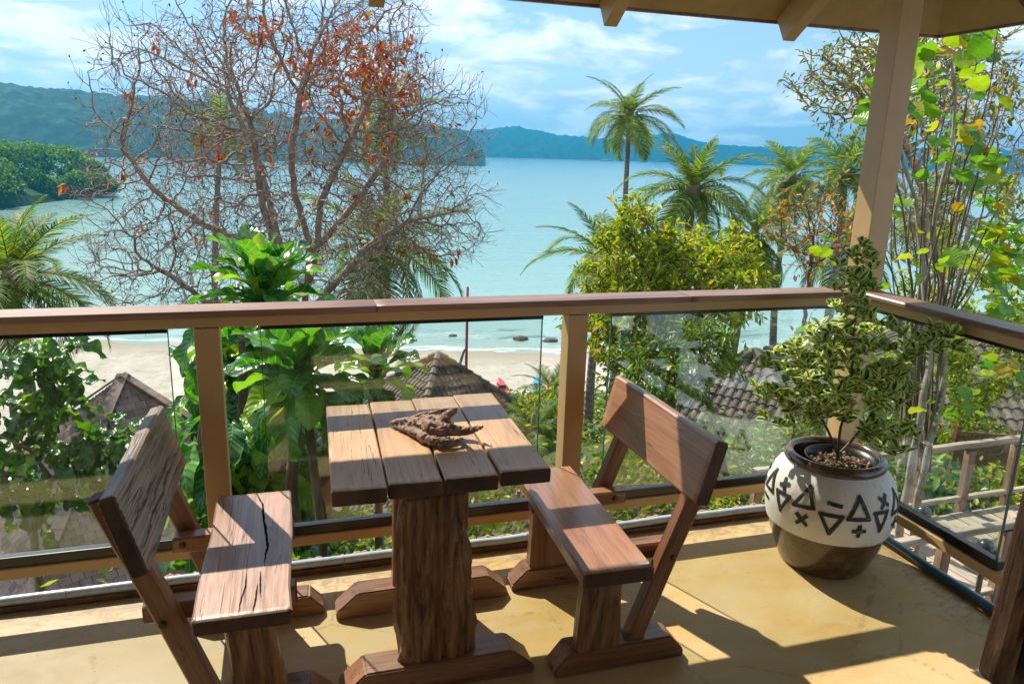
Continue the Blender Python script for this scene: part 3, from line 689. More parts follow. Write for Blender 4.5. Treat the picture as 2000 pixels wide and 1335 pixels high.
# ================================================================== pot with variegated shrub
PCX, PCY = 2.085, 2.325
prof = [(.0, .0), (.157, .0), (.168, .006), (.188, .052), (.208, .105), (.228, .162), (.241, .214), (.247, .262), (.246, .310), (.236, .360), (.214, .402), (.190, .428), (.182, .437)]
pot = thing('glazed_pot', 'big round clay pot, white band with black triangles over a brown glazed base', 'pot', (PCX, PCY, 0))
def lathe(prof, n=64, jit=0.0, cx=PCX, cy=PCY):
    V = []; F = []; k = len(prof)
    for i, (r, z) in enumerate(prof):
        for j in range(n):
            a = 2*math.pi*j/n; d = jit*noise.noise(Vector((math.cos(a)*2, math.sin(a)*2, z*9)))
            V.append((cx+(r+d)*math.cos(a), cy+(r+d)*math.sin(a), z))
        if i:
            for j in range(n): F.append(((i-1)*n+j, (i-1)*n+(j+1) % n, i*n+(j+1) % n, i*n+j))
    return V, F
def catmull(pts, m=6):
    out = []
    for i in range(len(pts)-1):
        p0 = pts[max(i-1, 0)]; p1 = pts[i]; p2 = pts[i+1]; p3 = pts[min(i+2, len(pts)-1)]
        for k in range(m):
            t = k/m; out.append(tuple(.5*((2*p1[c])+(-p0[c]+p2[c])*t+(2*p0[c]-5*p1[c]+4*p2[c]-p3[c])*t*t+(-p0[c]+3*p1[c]-3*p2[c]+p3[c])*t**3) for c in range(2)))
    out.append(pts[-1]); return out
fine = catmull(prof[1:], 5)
def pr(z):
    for (r0, z0), (r1, z1) in zip(fine[:-1], fine[1:]):
        if z0 <= z <= z1 and z1 > z0: return r0+(r1-r0)*(z-z0)/(z1-z0)
    return fine[-1][0]
ZS = .182
low = [(0, .0)]+[p for p in fine if p[1] < ZS]+[(pr(ZS), ZS)]; hi = [(pr(ZS)+.002, ZS)]+[(r+.002, z) for r, z in fine if z > ZS]
V, F = lathe(low, jit=.0015); link('glazed_base', mk_mesh('glazed_base', V, F, MT['brownglaze'], smooth=True), pot)
V, F = lathe([(pr(ZS)-.004, ZS-.001)]+hi, jit=.0015); link('white_band', mk_mesh('white_band', V, F, MT['white'], smooth=True), pot)
rim = [(.176, .430), (.189, .435), (.194, .447), (.191, .461), (.180, .471), (.168, .472), (.158, .465), (.153, .450), (.151, .42), (.165, .35), (.19, .25), (.15, .1), (0, .05)]
V, F = lathe(catmull(rim[:9], 4)+rim[9:], jit=.001); 
t2 = NT('brown_rim_glaze'); n_ = t2.noise(t2.coord((9, 9, 20)), 1.5, 5, .6); t2.pbr(t2.ramp(n_, [(.35, (.06, .028, .018)), (.65, (.16, .085, .06))]), .2, coat=.6); MT['rimglaze'] = t2.m
link('rim', mk_mesh('rim', V, F, MT['rimglaze'], smooth=True), pot)
# painted marks follow the belly, 1 mm proud of it. azimuth a is seen from the camera
toc = math.atan2(-PCY, -PCX)
def stroke(path, w=.0150, closed=False):
    """path: list of (s, z): s metres round the belly at z .27"""
    pts = list(path)
    if closed: pts = pts+[pts[0]]
    V = []; F = []
    for i in range(len(pts)-1):
        (s0, z0), (s1, z1) = pts[i], pts[i+1]; L = math.hypot(s1-s0, z1-z0); n = max(2, int(L/.008)); dx, dz = (s1-s0)/L, (z1-z0)/L
        e = w*.42; b = len(V)
        for k in range(n+1):
            q = -e+(L+2*e)*k/n; ww = w*(.5+.10*noise.noise(Vector((s0*50+q*60, z0*40, 2))))
            for sgn in (-1, 0, 1):
                s_ = s0+dx*q-dz*ww*sgn; z_ = z0+dz*q+dx*ww*sgn
                r = pr(min(z_, .43))+.0052; a = toc+s_/.25; V.append((PCX+r*math.cos(a), PCY+r*math.sin(a), z_))
        for k in range(n):
            for j in range(2): a0 = b+k*3+j; F.append((a0, a0+1, a0+4, a0+3))
    return V, F
def mark(*paths):
    V = []; F = []
    for p, cl in paths:
        v, f = stroke(p, closed=cl); b = len(V); V += v; F += [tuple(i+b for i in q) for q in f]
    link('painted_mark', mk_mesh('painted_mark', V, F, MT['blackpaint']), pot)
def tri(s, z, w=.062, h=.07, down=False, sk=0.0):
    if down: mark(([(s-w/2, z+h/2), (s+w/2, z+h/2+sk), (s+sk, z-h/2)], True))
    else: mark(([(s-w/2, z-h/2), (s+w/2, z-h/2+sk), (s+sk, z+h/2)], True))
def plus(s, z, r=.021, rot=0.0):
    c, n_ = math.cos(rot), math.sin(rot); mark(([(s-r*c, z-r*n_), (s+r*c, z+r*n_)], False), ([(s+r*n_, z-r*c), (s-r*n_, z+r*c)], False))
def minus(s, z, r=.022): mark(([(s-r, z+.002), (s+r, z-.003)], False))
# positions measured on the visible half, then carried on round the back
tri(.116, .345, .080, .082); plus(.122, .256, .021)
minus(.024, .352); tri(.016, .272, .078, .074, True)
tri(-.088, .352, .076, .084, sk=.010); plus(-.088, .262, .025, .85)
plus(-.192, .366, .020, .35); tri(-.184, .296, .070, .070, True)
tri(-.282, .350, .074, .080); minus(-.296, .274)
plus(.228, .362, .025, .95); tri(.212, .288, .064, .074, True)
for k_ in range(3):
    o_ = .315+k_*.20
    tri(o_, .345, .078, .082); plus(o_, .256, .021); minus(o_+.1, .352); tri(o_+.1, .275, .074, .072, True)
tri(-.385, .290, .070, .070, True); plus(-.385, .366, .02); tri(-.48, .35, .074, .08)
# black nursery pot inside with grit
npot = thing('nursery_pot', 'black plastic nursery pot sunk inside the rim of the painted clay pot', 'pot', (PCX+.008, PCY-.02, .06))
V, F = lathe([(.0, .06), (.085, .06), (.120, .42), (.129, .422), (.132, .456), (.136, .459), (.130, .460), (.121, .42), (.10, .2), (0, .19)], 48, cx=PCX+.008, cy=PCY-.02)
link('pot_wall', mk_mesh('pot_wall', V, F, MT['plastic'], smooth=True), npot)
V = []; F = []; rnd = random.Random(3)
for i in range(15):
    for j in range(32):
        r = .120*i/14; a = 2*math.pi*j/32; V.append((PCX+.008+r*math.cos(a), PCY-.02+r*math.sin(a), .425+.010*fbm(Vector((r*math.cos(a)*30, r*math.sin(a)*30, 1)), 4)))
    if i:
        for j in range(32): F.append(((i-1)*32+j, (i-1)*32+(j+1) % 32, i*32+(j+1) % 32, i*32+j))
link('soil', mk_mesh('soil', V, F, MT['soil'], smooth=True), npot)
mb = MB()
for i in range(170):
    r = .114*math.sqrt(rnd.random()); a = rnd.random()*6.28; s_ = rnd.uniform(.003, .009); p = Vector((PCX+.008+r*math.cos(a), PCY-.02+r*math.sin(a), .433+rnd.random()*.006))
    M = Matrix.Translation(p) @ Euler((rnd.random()*3, rnd.random()*3, rnd.random()*3)).to_matrix().to_4x4(); mb.box(-s_, s_, -s_*.7, s_*.7, -s_*.4, s_*.4, M, rnd.random())
mb.obj('bark_chips', MT['litter'], npot, kind='stuff')
# ================================================================== land and sea
SEA = -11.5
def smooth(a, b, x):
    t = min(1, max(0, (x-a)/(b-a))); return t*t*(3-2*t)
def lerp(a, b, t): return a+(b-a)*t
def shoreY(x): return 51-.30*x if x > -60 else 69
def ground_z(x, y):
    s = shoreY(x)
    # terrace under the deck, drop, hillside, beach, sea bed
    ridge = smooth(2.6, 4.6, x)
    zl = -.35 if y < 2.9 else lerp(-.35, -3.3, smooth(3.0, 4.8, y))
    zr = -.35 if y < 2.0 else lerp(-.35, -2.1, smooth(2.2, 4.6, y))
    if x > FX: zr = lerp(-.45, -2.0, smooth(2.6, 4.2, max(x, y)))
    z0 = lerp(zl, zr, ridge)
    f = max(0, y-4.6); zh = z0-.30*f-.004*f*f*0
    zh = lerp(zh, zh+.6, ridge*smooth(5, 12, y))
    zb = SEA+.052*(s-y) if y < s else SEA-.045*(y-s)
    z = max(zh, zb) if y < s else zb
    k = 1.2; d = zh-zb
    if y < s and abs(d) < k: z = zb+(d+k)**2/(4*k)
    n = .10*fbm(Vector((x*.35, y*.35, 0)), 4) if y > 3.0 else .02*fbm(Vector((x*2, y*2, 0)), 3)
    if y > s-22: n *= .35
    return max(z+n, SEA-4)
xs = sorted(set([round(v, 3) for v in list(np.arange(-14, 18, .4))+list(np.arange(-70, -14, 2.5))+list(np.arange(18, 110, 3))]))
ys = sorted(set([round(v, 3) for v in list(np.arange(-4, 14, .35))+list(np.arange(14, 60, .9))+list(np.arange(60, 110, 5))]))
V = [(x, y, ground_z(x, y)) for y in ys for x in xs]; nx = len(xs)
F = [(j*nx+i, j*nx+i+1, (j+1)*nx+i+1, (j+1)*nx+i) for j in range(len(ys)-1) for i in range(nx-1)]
t = NT('hillside_and_sand')
co = t.coord((1, 1, 1), 'World'); sp = t.n('ShaderNodeSeparateXYZ'); t.L(co, sp.inputs[0])
na = t.noise(co, .5, 8, .6); nb = t.noise(co, 6, 6, .65); nc = t.noise(co, 1.3, 5, .6)
soil = t.ramp(nb, [(.3, (.035, .022, .013)), (.5, (.10, .066, .038)), (.7, (.20, .145, .09))]); soil = t.mix(soil, (.05, .085, .02), t.ramp(na, [(.45, 0.0), (.62, .8)]))
dune = t.noise(t.coord((1, 1, 1), 'World', loc=(3, 1, 0)), .9, 8, .7)
sand = t.ramp(dune, [(.3, (.38, .32, .26)), (.5, (.50, .44, .37)), (.7, (.57, .52, .45))])
foot_ = t.noise(co, 3.2, 5, .7); sand = t.mix(sand, (.24, .18, .13), t.ramp(foot_, [(.54, 0.0), (.68, .6)]))
# wet sand next to the water
wet = t.ramp(t.math('ADD', sp.outputs[2], t.math('MULTIPLY', t.math('SUBTRACT', na, .5), .25)), [(0, 0), (1, 1)])
zt = t.n('ShaderNodeMapRange'); zt.inputs['From Min'].default_value = SEA+.02; zt.inputs['From Max'].default_value = SEA+.22; t.L(sp.outputs[2], zt.inputs[0])
sand = t.mix((.36, .30, .23), sand, zt.outputs[0])
zs = t.n('ShaderNodeMapRange'); zs.inputs['From Min'].default_value = -10.25; zs.inputs['From Max'].default_value = -9.75
t.L(t.math('ADD', sp.outputs[2], t.math('MULTIPLY', t.math('SUBTRACT', nc, .5), 1.0)), zs.inputs[0])
c = t.mix(sand, soil, zs.outputs[0])
t.pbr(c, .9, t.bump(t.math('ADD', foot_, nb), .5, .08), spec=.2); MT['land'] = t.m
g = link('ground', mk_mesh('ground', V, F, MT['land'], smooth=True), kind='structure')

# sea: one sheet to the horizon; its colour is the water over paler and deeper beds
t = NT('tropical_sea')
co = t.coord((1, 1, 1), 'World'); sp = t.n('ShaderNodeSeparateXYZ'); t.L(co, sp.inputs[0])
off = t.math('ADD', t.math('SUBTRACT', sp.outputs[1], 51.0), t.math('MULTIPLY', sp.outputs[0], .30))
wig = t.noise(co, .035, 5, .6); wig2 = t.noise(t.coord((.5, 1.6, 1), 'World'), .12, 6, .6)
of = t.math('ADD', off, t.math('MULTIPLY', t.math('SUBTRACT', wig, .5), 26.0))
lg = t.math('DIVIDE', t.math('LOGARITHM', t.math('MAXIMUM', t.math('ADD', of, 4.0), 1.0), 10.0), 3.4)
c = t.ramp(lg, [(.12, (.38, .40, .33)), (.24, (.31, .43, .38)), (.40, (.25, .41, .36)), (.56, (.20, .37, .33)), (.72, (.17, .31, .30)), (.9, (.08, .20, .22)), (1, (.04, .13, .18))])
c = t.mix(c, (.05, .20, .22), t.ramp(wig2, [(.58, 0.0), (.70, .35)]))
# darker reef patches and weed near the shore
rf = t.noise(t.coord((.35, 1.1, 1), 'World', loc=(4, 0, 0)), .55, 6, .65)
band = t.math('MULTIPLY', t.ramp(off, [(0, 0), (1, 1)]), 1.0)
mr = t.n('ShaderNodeMapRange'); mr.inputs['From Min'].default_value = 7; mr.inputs['From Max'].default_value = 3.2; t.L(t.math('ABSOLUTE', t.math('SUBTRACT', off, 6.0)), mr.inputs[0])
c = t.mix(c, (.07, .12, .10), t.math('MULTIPLY', t.ramp(rf, [(.54, 0.0), (.64, .75)]), mr.outputs[0]))
# foam line lapping at the sand
fo = t.noise(t.coord((.18, .6, 1), 'World'), 1.2, 6, .65); fl = t.math('ABSOLUTE', t.math('SUBTRACT', t.math('ADD', off, t.math('MULTIPLY', t.math('SUBTRACT', fo, .5), 4.0)), .9))
c = t.mix(c, (.78, .80, .78), t.ramp(fl, [(.10, .9), (.45, 0.0)]))
fl2 = t.math('ABSOLUTE', t.math('SUBTRACT', t.math('ADD', off, t.math('MULTIPLY', t.math('SUBTRACT', fo, .5), 7.0)), 4.6))
c = t.mix(c, (.70, .74, .72), t.ramp(fl2, [(.03, .55), (.16, 0.0)]))
r1 = t.noise(t.coord((.7, 1.8, 1), 'World'), 1.6, 5, .6); r2 = t.noise(t.coord((.10, .3, 1), 'World'), 1.0, 5, .6)
t.pbr(c, .16, t.bump(t.math('ADD', r1, t.math('MULTIPLY', r2, 2.5)), .28, .25), spec=.35); MT['sea'] = t.m
xs = [-4200, -1500, -500, -200, -90, -45, -20, 0, 20, 45, 90, 200, 500, 1500, 4200]; ys = [30, 42, 55, 75, 110, 200, 500, 1200, 2500, 5200]
V = [(x, y, SEA) for y in ys for x in xs]; nx = len(xs); F = [(j*nx+i, j*nx+i+1, (j+1)*nx+i+1, (j+1)*nx+i) for j in range(len(ys)-1) for i in range(nx-1)]
link('water', mk_mesh('water', V, F, MT['sea']), kind='structure')

# distant wooded hills: terrain strips with canopy relief
def hill(name, D0, D1, prof, seed, mat, back=260, jag=2.6, cs=9.0, nd=26, step=5.0):
    """prof: silhouette as (px, py) in the photograph, turned into true heights at distance D1"""
    px = [p[0] for p in prof]; V = []; cols = []
    x = px[0]
    while x <= px[-1]:
        py = np.interp(x, px, [p[1] for p in prof]); cols.append((x, py)); x += step
    for (x, py) in cols:
        top = atd(x, py, D1).z; bp = atd(x, 300, 1.0); dx, dy = bp.x, bp.y
        for j in range(nd+1):
            k = j/nd; D = D0+(D1-D0)*k; w = math.sin(k*math.pi/2)**.85
            X, Y = dx*D, dy*D; z = SEA-.5+(top-SEA+.5)*w
            cell = noise.voronoi(Vector((X/cs, Y/cs, seed)))[0][0]
            z += (1-min(1, cell*1.6))*cs*.42*min(1, k*8+.4)+jag*fbm(Vector((X/60, Y/60, seed)), 5)*min(1, 4*k)
            V.append((X, Y, z))
        V.append((dx*(D1+back), dy*(D1+back), SEA-.5))
    m_ = nd+2; F = [((i+1)*m_+j, (i+1)*m_+j+1, i*m_+j+1, i*m_+j) for i in range(len(cols)-1) for j in range(m_-1)]
    return link(name, mk_mesh(name, V, F, mat, smooth=True), kind='structure')
t = NT('forested_hill'); co = t.coord((1, 1, 1), 'World')
a = t.noise(co, .06, 8, .7); b = t.noise(co, .012, 5, .6); v = t.vor(co, .13)
c = t.ramp(a, [(.32, (.004, .022, .006)), (.5, (.014, .06, .014)), (.66, (.045, .13, .025))]); c = t.mix(c, (.10, .13, .035), t.ramp(b, [(.55, 0.0), (.7, .45)]))
c = t.mix((.008, .02, .006), c, t.ramp(v, [(.15, 1.0), (.75, .25)]))
t.pbr(c, .9, t.bump(a, .6, 3.0), spec=.1); MT['hill'] = t.m
hill('hills', 640, 900, [(-900, 175), (-300, 150), (-100, 158), (0, 163), (60, 172), (150, 181), (220, 190), (300, 193), (400, 205), (480, 215), (560, 232), (640, 236), (720, 240), (800, 247), (860, 250), (905, 258), (930, 285), (950, 305)], 3, MT['hill'], cs=9, step=4)
hill('hills', 1560, 2050, [(700, 262), (800, 262), (870, 257), (940, 256), (985, 252), (1010, 250), (1040, 257), (1090, 266), (1140, 270), (1200, 275), (1240, 275), (1275, 266), (1300, 262), (1325, 266), (1370, 281), (1450, 288), (1560, 290), (1640, 285), (1720, 287), (1800, 293), (2000, 297), (2300, 305), (2600, 312)], 8, MT['hill'], cs=16, step=4, nd=20)

# mangrove point on the left, 190 m away: a dense wood that reads as one mass
def leaf_quads(C, size, rng, flat=.5, aspect=.55):
    """arrays of folded diamond leaves around centres C (n,3)"""
    n = len(C); d = rng.normal(size=(n, 3)); d[:, 2] *= flat; d /= np.linalg.norm(d, axis=1)[:, None]
    e = rng.normal(size=(n, 3)); e -= (e*d).sum(1)[:, None]*d; e /= np.linalg.norm(e, axis=1)[:, None]
    s = size*(.6+.8*rng.random(n))[:, None] if np.isscalar(size) else size[:, None]
    V = np.empty((n, 4, 3)); V[:, 0] = C-d*s*.5; V[:, 1] = C+e*s*aspect*.5; V[:, 2] = C+d*s*.5; V[:, 3] = C-e*s*aspect*.5
    F = np.arange(n*4).reshape(n, 4); return V.reshape(-1, 3), F
rng = np.random.default_rng(5)
def crown_mass(name, centers, radii, per, size, mat, parent=None, kind='stuff', squash=.75, core=None):
    Cs = []; 
    for c, r in zip(centers, radii):
        n = int(per*r*r); u = rng.normal(size=(n, 3)); u /= np.linalg.norm(u, axis=1)[:, None]; u[:, 2] = np.abs(u[:, 2])*1.0-.25*rng.random(n)
        lump = np.array([1+.22*noise.noise(Vector((q[0]*2.4+c[0], q[1]*2.4+c[1], q[2]*2.4))) for q in u])
        Cs.append(np.array(c)+u*(r*(lump-.12*rng.random(n)))[:, None]*np.array([1, 1, squash]))
    C = np.concatenate(Cs); V, F = leaf_quads(C, size, rng, .7, .7)
    return link(name, mk_mesh(name, V, F, mat, rng.random(len(F))), parent, kind=kind)
cen = []; rad = []; rnd = random.Random(8)
tipD = 205
for i in range(210):
    k = rnd.random(); px = -700+k*905; near = lerp(150, tipD, max(0, (px+200)/420)) if px > -200 else 150
    D = near+rnd.random()**1.3*(8+110*(1-smooth(60, 215, px))); p = atd(px, 300, 1.0)
    hgt = lerp(10.7, 5.2, smooth(110, 225, px))*rnd.uniform(.85, 1.08)
    if D < near+14: hgt *= rnd.uniform(.45, .8)
    r = rnd.uniform(2.6, 4.4)*lerp(1, .65, smooth(60, 215, px)); cen.append((p.x*D, p.y*D, SEA+hgt-r*.7)); rad.append(r)
    if D < near+30: cen.append((p.x*(D-1), p.y*(D-1), SEA+hgt*.4)); rad.append(r*.9)
crown_mass('mangrove_wood', cen, rad, 60, .55, MT['mangrove'], squash=.9)
bpy.data.objects['mangrove_wood']['label'] = 'dense green mangrove wood on the low point across the water'
bpy.data.objects['mangrove_wood']['category'] = 'wood'
# mud bank and dark understorey below the mangrove crowns
V = []; F = []
pp = [(-700, 148), (-200, 148), (-60, 160), (40, 176), (120, 192), (190, 206), (216, 214)]
for i, (px, D) in enumerate(pp):
    p = atd(px, 300, 1.0); h_ = lerp(9.5, 1.2, smooth(-60, 216, px))
    V += [(p.x*D, p.y*D, SEA-.3), (p.x*(D+4), p.y*(D+4), SEA+h_*.25), (p.x*(D+14), p.y*(D+14), SEA+h_*.4), (p.x*(D+120), p.y*(D+120), SEA-.3)]
    if i: F += [(i*4-4+j, i*4+j, i*4+j+1, i*4-4+j+1) for j in range(3)]
link('mangrove_bank', mk_mesh('mangrove_bank', V, F, MT['hill']), kind='structure')

# boulders in the shallows, islets off the far coast
def boulder(c, r, seed, label, name='boulder', sq=.6):
    bm = bmesh.new(); bmesh.ops.create_icosphere(bm, subdivisions=3, radius=1)
    for v in bm.verts:
        d = 1+.28*noise.noise(v.co*1.3+Vector((seed, 0, 0)))+.08*noise.noise(v.co*5+Vector((seed, 0, 0)))
        v.co = Vector((v.co.x*d*r*1.35, v.co.y*d*r, v.co.z*d*r*sq))
    me = bpy.data.meshes.new(name); bm.to_mesh(me); bm.free(); me.materials.append(MT['rock']); me.polygons.foreach_set('use_smooth', [True]*len(me.polygons))
    o = link(name, me, None, Matrix.Translation(Vector(c))); tag(o, label, 'rock', 'rocks in the shallow water'); return o
t = NT('dark_wet_rock'); n_ = t.noise(t.coord(), 3, 8, .65); t.pbr(t.ramp(n_, [(.3, (.03, .024, .02)), (.6, (.13, .105, .085)), (.8, (.24, .2, .16))]), .7, t.bump(n_, .7, .1)); MT['rock'] = t.m
for (px, py, r, sd, lb) in [(1016, 663, .42, 1, 'tall dark boulder in the shallows, nearest the left side of the middle railing post'), (1074, 666, .40, 2, 'low flat boulder in the shallows beside the foliage at the middle railing post'),
        (748, 657, .34, 3, 'dark rock in the shallows just right of the grey palm trunk'), (884, 656, .22, 4, 'small dark rock in the shallows above the thatched roof peak'), (800, 659, .2, 5, 'tiny rock showing in the shallows between the palm trunk and the red pole'),
        (735, 661, .2, 6, 'small rock touching the grey palm trunk in the shallows')]:
    p = atz(px, py, SEA); boulder((p.x, p.y, SEA+r*.1), r, sd, lb)
for (px, w_, sd, lb) in [(1185, 9, 11, 'low dark islet off the far coast left of the tall palm'), (1150, 5, 12, 'tiny islet off the far coast, farther left of the tall palm')]:
    p = atd(px, 300, 1400); o = boulder((p.x, p.y, SEA+.5), w_, sd, lb, 'islet', .35); o['group'] = 'islets off the far coast'; o['category'] = 'islet'
# ================================================================== branching skeletons
def colonize(roots, A, step, di, dk, seed, up=.15, maxit=140, wob=.25):
    """roots: list of polylines (each a list of points). Grows towards the attraction points A (n,3)."""
    rng = np.random.default_rng(seed); P = []; par = []
    for pl in roots:
        prev = -1
        if len(pl) == 3 and isinstance(pl[2], int): pass
        for i, p in enumerate(pl):
            if i == 0:
                if P:
                    d = [(Vector(q)-Vector(p)).length for q in P]; j = int(np.argmin(d))
                    if d[j] < step*1.2: prev = j; continue
                P.append(tuple(p)); par.append(-1); prev = len(P)-1
            else:
                a = Vector(P[prev]); b = Vector(p); n = max(1, int((b-a).length/step))
                for k in range(1, n+1):
                    q = a.lerp(b, k/n)+Vector(rng.normal(size=3)*step*wob*.35*(k < n)); P.append(tuple(q)); par.append(prev); prev = len(P)-1
    Pn = np.array(P); D = np.full(len(A), 1e9); N = np.zeros(len(A), int)
    def upd(base, new):
        for s in range(0, len(new), 64):
            ch = new[s:s+64]; d = np.linalg.norm(A[:, None]-ch[None], axis=2); j = d.argmin(1); m_ = d[np.arange(len(A)), j]; w = m_ < D
            D[w] = m_[w]; N[w] = base+s+j[w]
    upd(0, Pn); alive = np.ones(len(A), bool); cnt = {}
    for it in range(maxit):
        act = alive & (D < di)
        if not act.any(): break
        idx = N[act]; vec = A[act]-Pn[idx]; vec /= np.linalg.norm(vec, axis=1)[:, None]+1e-9
        S = {}
        for i, v in zip(idx, vec): S[i] = S.get(i, 0)+v
        new = []; np_ = []
        for i, v in S.items():
            if cnt.get(i, 0) > 3: continue
            v = v/(np.linalg.norm(v)+1e-9)+rng.normal(size=3)*wob; v[2] += up; v /= np.linalg.norm(v)+1e-9
            new.append(Pn[i]+v*step); np_.append(int(i)); cnt[i] = cnt.get(i, 0)+1
        if not new: break
        base = len(Pn); new = np.array(new); Pn = np.vstack([Pn, new]); par += np_; upd(base, new); alive &= D > dk
    return Pn, par
def radii(P, par, tip, e=2.3, rmax=None):
    n = len(P); s = np.zeros(n); ch = [0]*n
    for i in range(n-1, -1, -1):
        if s[i] == 0: s[i] = tip**e
        if par[i] >= 0: s[par[i]] += s[i]; ch[par[i]] += 1
    r = s**(1/e)
    if rmax: r = np.minimum(r, rmax)
    return r, ch
def skin(P, par, r, tipsides=3):
    n = len(P); kids = [[] for _ in range(n)]
    for i, p in enumerate(par):
        if p >= 0: kids[p].append(i)
    V = []; F = []; st = [(i, None) for i in range(n) if par[i] < 0]
    while st:
        i, frm = st.pop(); pts = []; rd = []
        if frm is not None: pts.append(Vector(P[frm])); rd.append(min(r[frm], r[i]*1.25))
        j = i
        while True:
            pts.append(Vector(P[j])); rd.append(r[j])
            if not kids[j]: break
            ks = sorted(kids[j], key=lambda q: -r[q]); 
            for q in ks[1:]: st.append((q, j))
            j = ks[0]
        if len(pts) < 2: continue
        m_ = max(rd); ns = 9 if m_ > .05 else 6 if m_ > .02 else 4 if m_ > .009 else tipsides
        v, f = tube_arrays(pts, rd, ns, False); b = len(V); V += [tuple(q) for q in v]; F += [tuple(q+b for q in g) for g in f]
    return V, F
def ellipsoid_pts(rng, c, rad, n, shell=.0, zmin=None, lump=0):
    out = []
    c = np.array(c); rad = np.array(rad)
    while len(out) < n:
        u = rng.normal(size=3); u /= np.linalg.norm(u); k = rng.random()**(1/3)
        if shell and k < shell and rng.random() < .75: continue
        if lump: k *= 1+lump*noise.noise(Vector(u*2.2))
        out.append(c+u*k*rad)
    return np.array(out)
def twigs(P, par, ch, rng, L, n=2, seg=3, frac=1.0, droop=0.0):
    """short curly end twigs"""
    P = list(map(tuple, P)); par = list(par); N0 = len(P)
    for i in range(N0):
        if ch[i] == 0 or (ch[i] == 1 and rng.random() < .22*frac):
            p = Vector(P[i]); d0 = (p-Vector(P[par[i]])).normalized() if par[i] >= 0 else Vector((0, 0, 1))
            for k in range(n if ch[i] == 0 else 1):
                d = (d0+Vector(rng.normal(size=3))*.65).normalized(); q = i; c = p; l = L*rng.uniform(.5, 1.2)/seg
                for s in range(seg):
                    d = (d+Vector(rng.normal(size=3))*.22+Vector((0, 0, .12-droop))).normalized(); c = c+d*l; P.append(tuple(c)); par.append(q); q = len(P)-1
    return np.array(P), par
def tips_of(P, par):
    has = np.zeros(len(P), bool)
    for p in par:
        if p >= 0: has[p] = True
    return np.where(~has)[0]
def leaves_at(pts, dirs, L, W, rng, droop=.3, spread=.8, curl=.25):
    """6-vertex pointed leaves hanging off points; returns V,F,tints,uv"""
    n = len(pts); d = dirs+rng.normal(size=(n, 3))*spread; d[:, 2] -= droop; d /= np.linalg.norm(d, axis=1)[:, None]
    nu = rng.normal(size=(n, 3))*.5; nu[:, 2] += 1; s = np.cross(d, nu); s /= np.linalg.norm(s, axis=1)[:, None]; u = np.cross(s, d)
    l = (L*(.65+.6*rng.random(n)))[:, None]; w = l*W/L*.5
    V = np.empty((n, 6, 3)); V[:, 0] = pts; V[:, 1] = pts+d*l*.35+s*w+u*l*.06; V[:, 2] = pts+d*l*.70+s*w*.8-u*l*curl*.15; V[:, 3] = pts+d*l-u*l*curl*.6
    V[:, 4] = pts+d*l*.70-s*w*.8-u*l*curl*.15; V[:, 5] = pts+d*l*.35-s*w+u*l*.06
    b = np.arange(n)[:, None]*6; F = np.concatenate([b+np.array([[0, 1, 2, 3]]), b+np.array([[0, 3, 4, 5]])], 1).reshape(-1, 4)
    uv = np.tile(np.array([[.5, 0], [1, .35], [.9, .7], [.5, 1], [.1, .7], [0, .35]]), (n, 1)); tt = np.repeat(rng.random(n), 2)
    return V.reshape(-1, 3), F, tt, uv
def foliage(name, pts, dirs, L, W, rng, mat, parent, **k):
    V, F, tt, uv = leaves_at(np.asarray(pts), np.asarray(dirs), L, W, rng, **k)
    return link(name, mk_mesh(name, V, F, mat, tt, uv), parent)

# ---- the big bare tree in front of the bay
rng = np.random.default_rng(11)
TY = 11.5
bt = at(590, 700, TY); gz = ground_z(bt.x, TY)
tree = thing('bare_tree', 'large nearly leafless tree with fine twigs and rust red leaves above the handrail', 'tree', (bt.x, TY, gz))
C0 = at(585, 300, TY); A = ellipsoid_pts(rng, (C0.x-.05, TY, C0.z+.0), (2.6, 2.1, 2.6), 5200, .45, lump=.35)
lo1 = at(330, 520, TY); A = np.vstack([A, ellipsoid_pts(rng, (lo1.x, TY-.2, lo1.z), (1.1, 1.0, .75), 420)])
lo2 = at(830, 430, TY); A = np.vstack([A, ellipsoid_pts(rng, (lo2.x, TY-.1, lo2.z), (.95, 1.0, .85), 420)])
tr = lambda *pp: [tuple(at(px, py, TY+dy)) for px, py, dy in pp]
base = (bt.x, TY, gz-.2)
P, par = colonize([[base, tuple(at(585, 640, TY)), *tr((560, 560, 0), (532, 470, -.2), (512, 400, -.35), (500, 300, -.5), (488, 235, -.6))],
    [tuple(at(560, 560, TY)), *tr((545, 470, .3), (522, 380, .5), (495, 290, .7), (450, 200, .8))],
    [tuple(at(585, 640, TY)), *tr((600, 560, .2), (604, 470, .3), (575, 380, .2), (568, 290, .1), (590, 170, 0))],
    [tuple(at(600, 560, TY+.2)), *tr((622, 470, -.3), (625, 400, -.4), (655, 330, -.5), (700, 240, -.6))],
    [tuple(at(604, 500, TY+.25)), *tr((640, 460, .4), (700, 390, .6), (760, 300, .7))],
    [tuple(at(570, 600, TY)), *tr((470, 595, -.2), (400, 590, -.3), (345, 545, -.4), (300, 520, -.45))],
    [tuple(at(590, 620, TY)), *tr((650, 560, -.2), (720, 480, -.3), (800, 430, -.3))],
    [tuple(at(560, 540, TY)), *tr((470, 470, .2), (400, 440, .3), (300, 370, .3), (240, 290, .3))]], A, .10, 1.25, .135, 3, up=.08, wob=.22)
r0, ch = radii(P, par, .006)
P, par = twigs(P, par, ch, rng, .32, n=5, seg=3)
r0, ch = radii(P, par, .0028, 2.35, .050); r0 = np.maximum(r0, .0030)
V, F = skin(P, par, r0)
link('branches', mk_mesh('branches', V, F, MT['barkred'], smooth=True), tree)
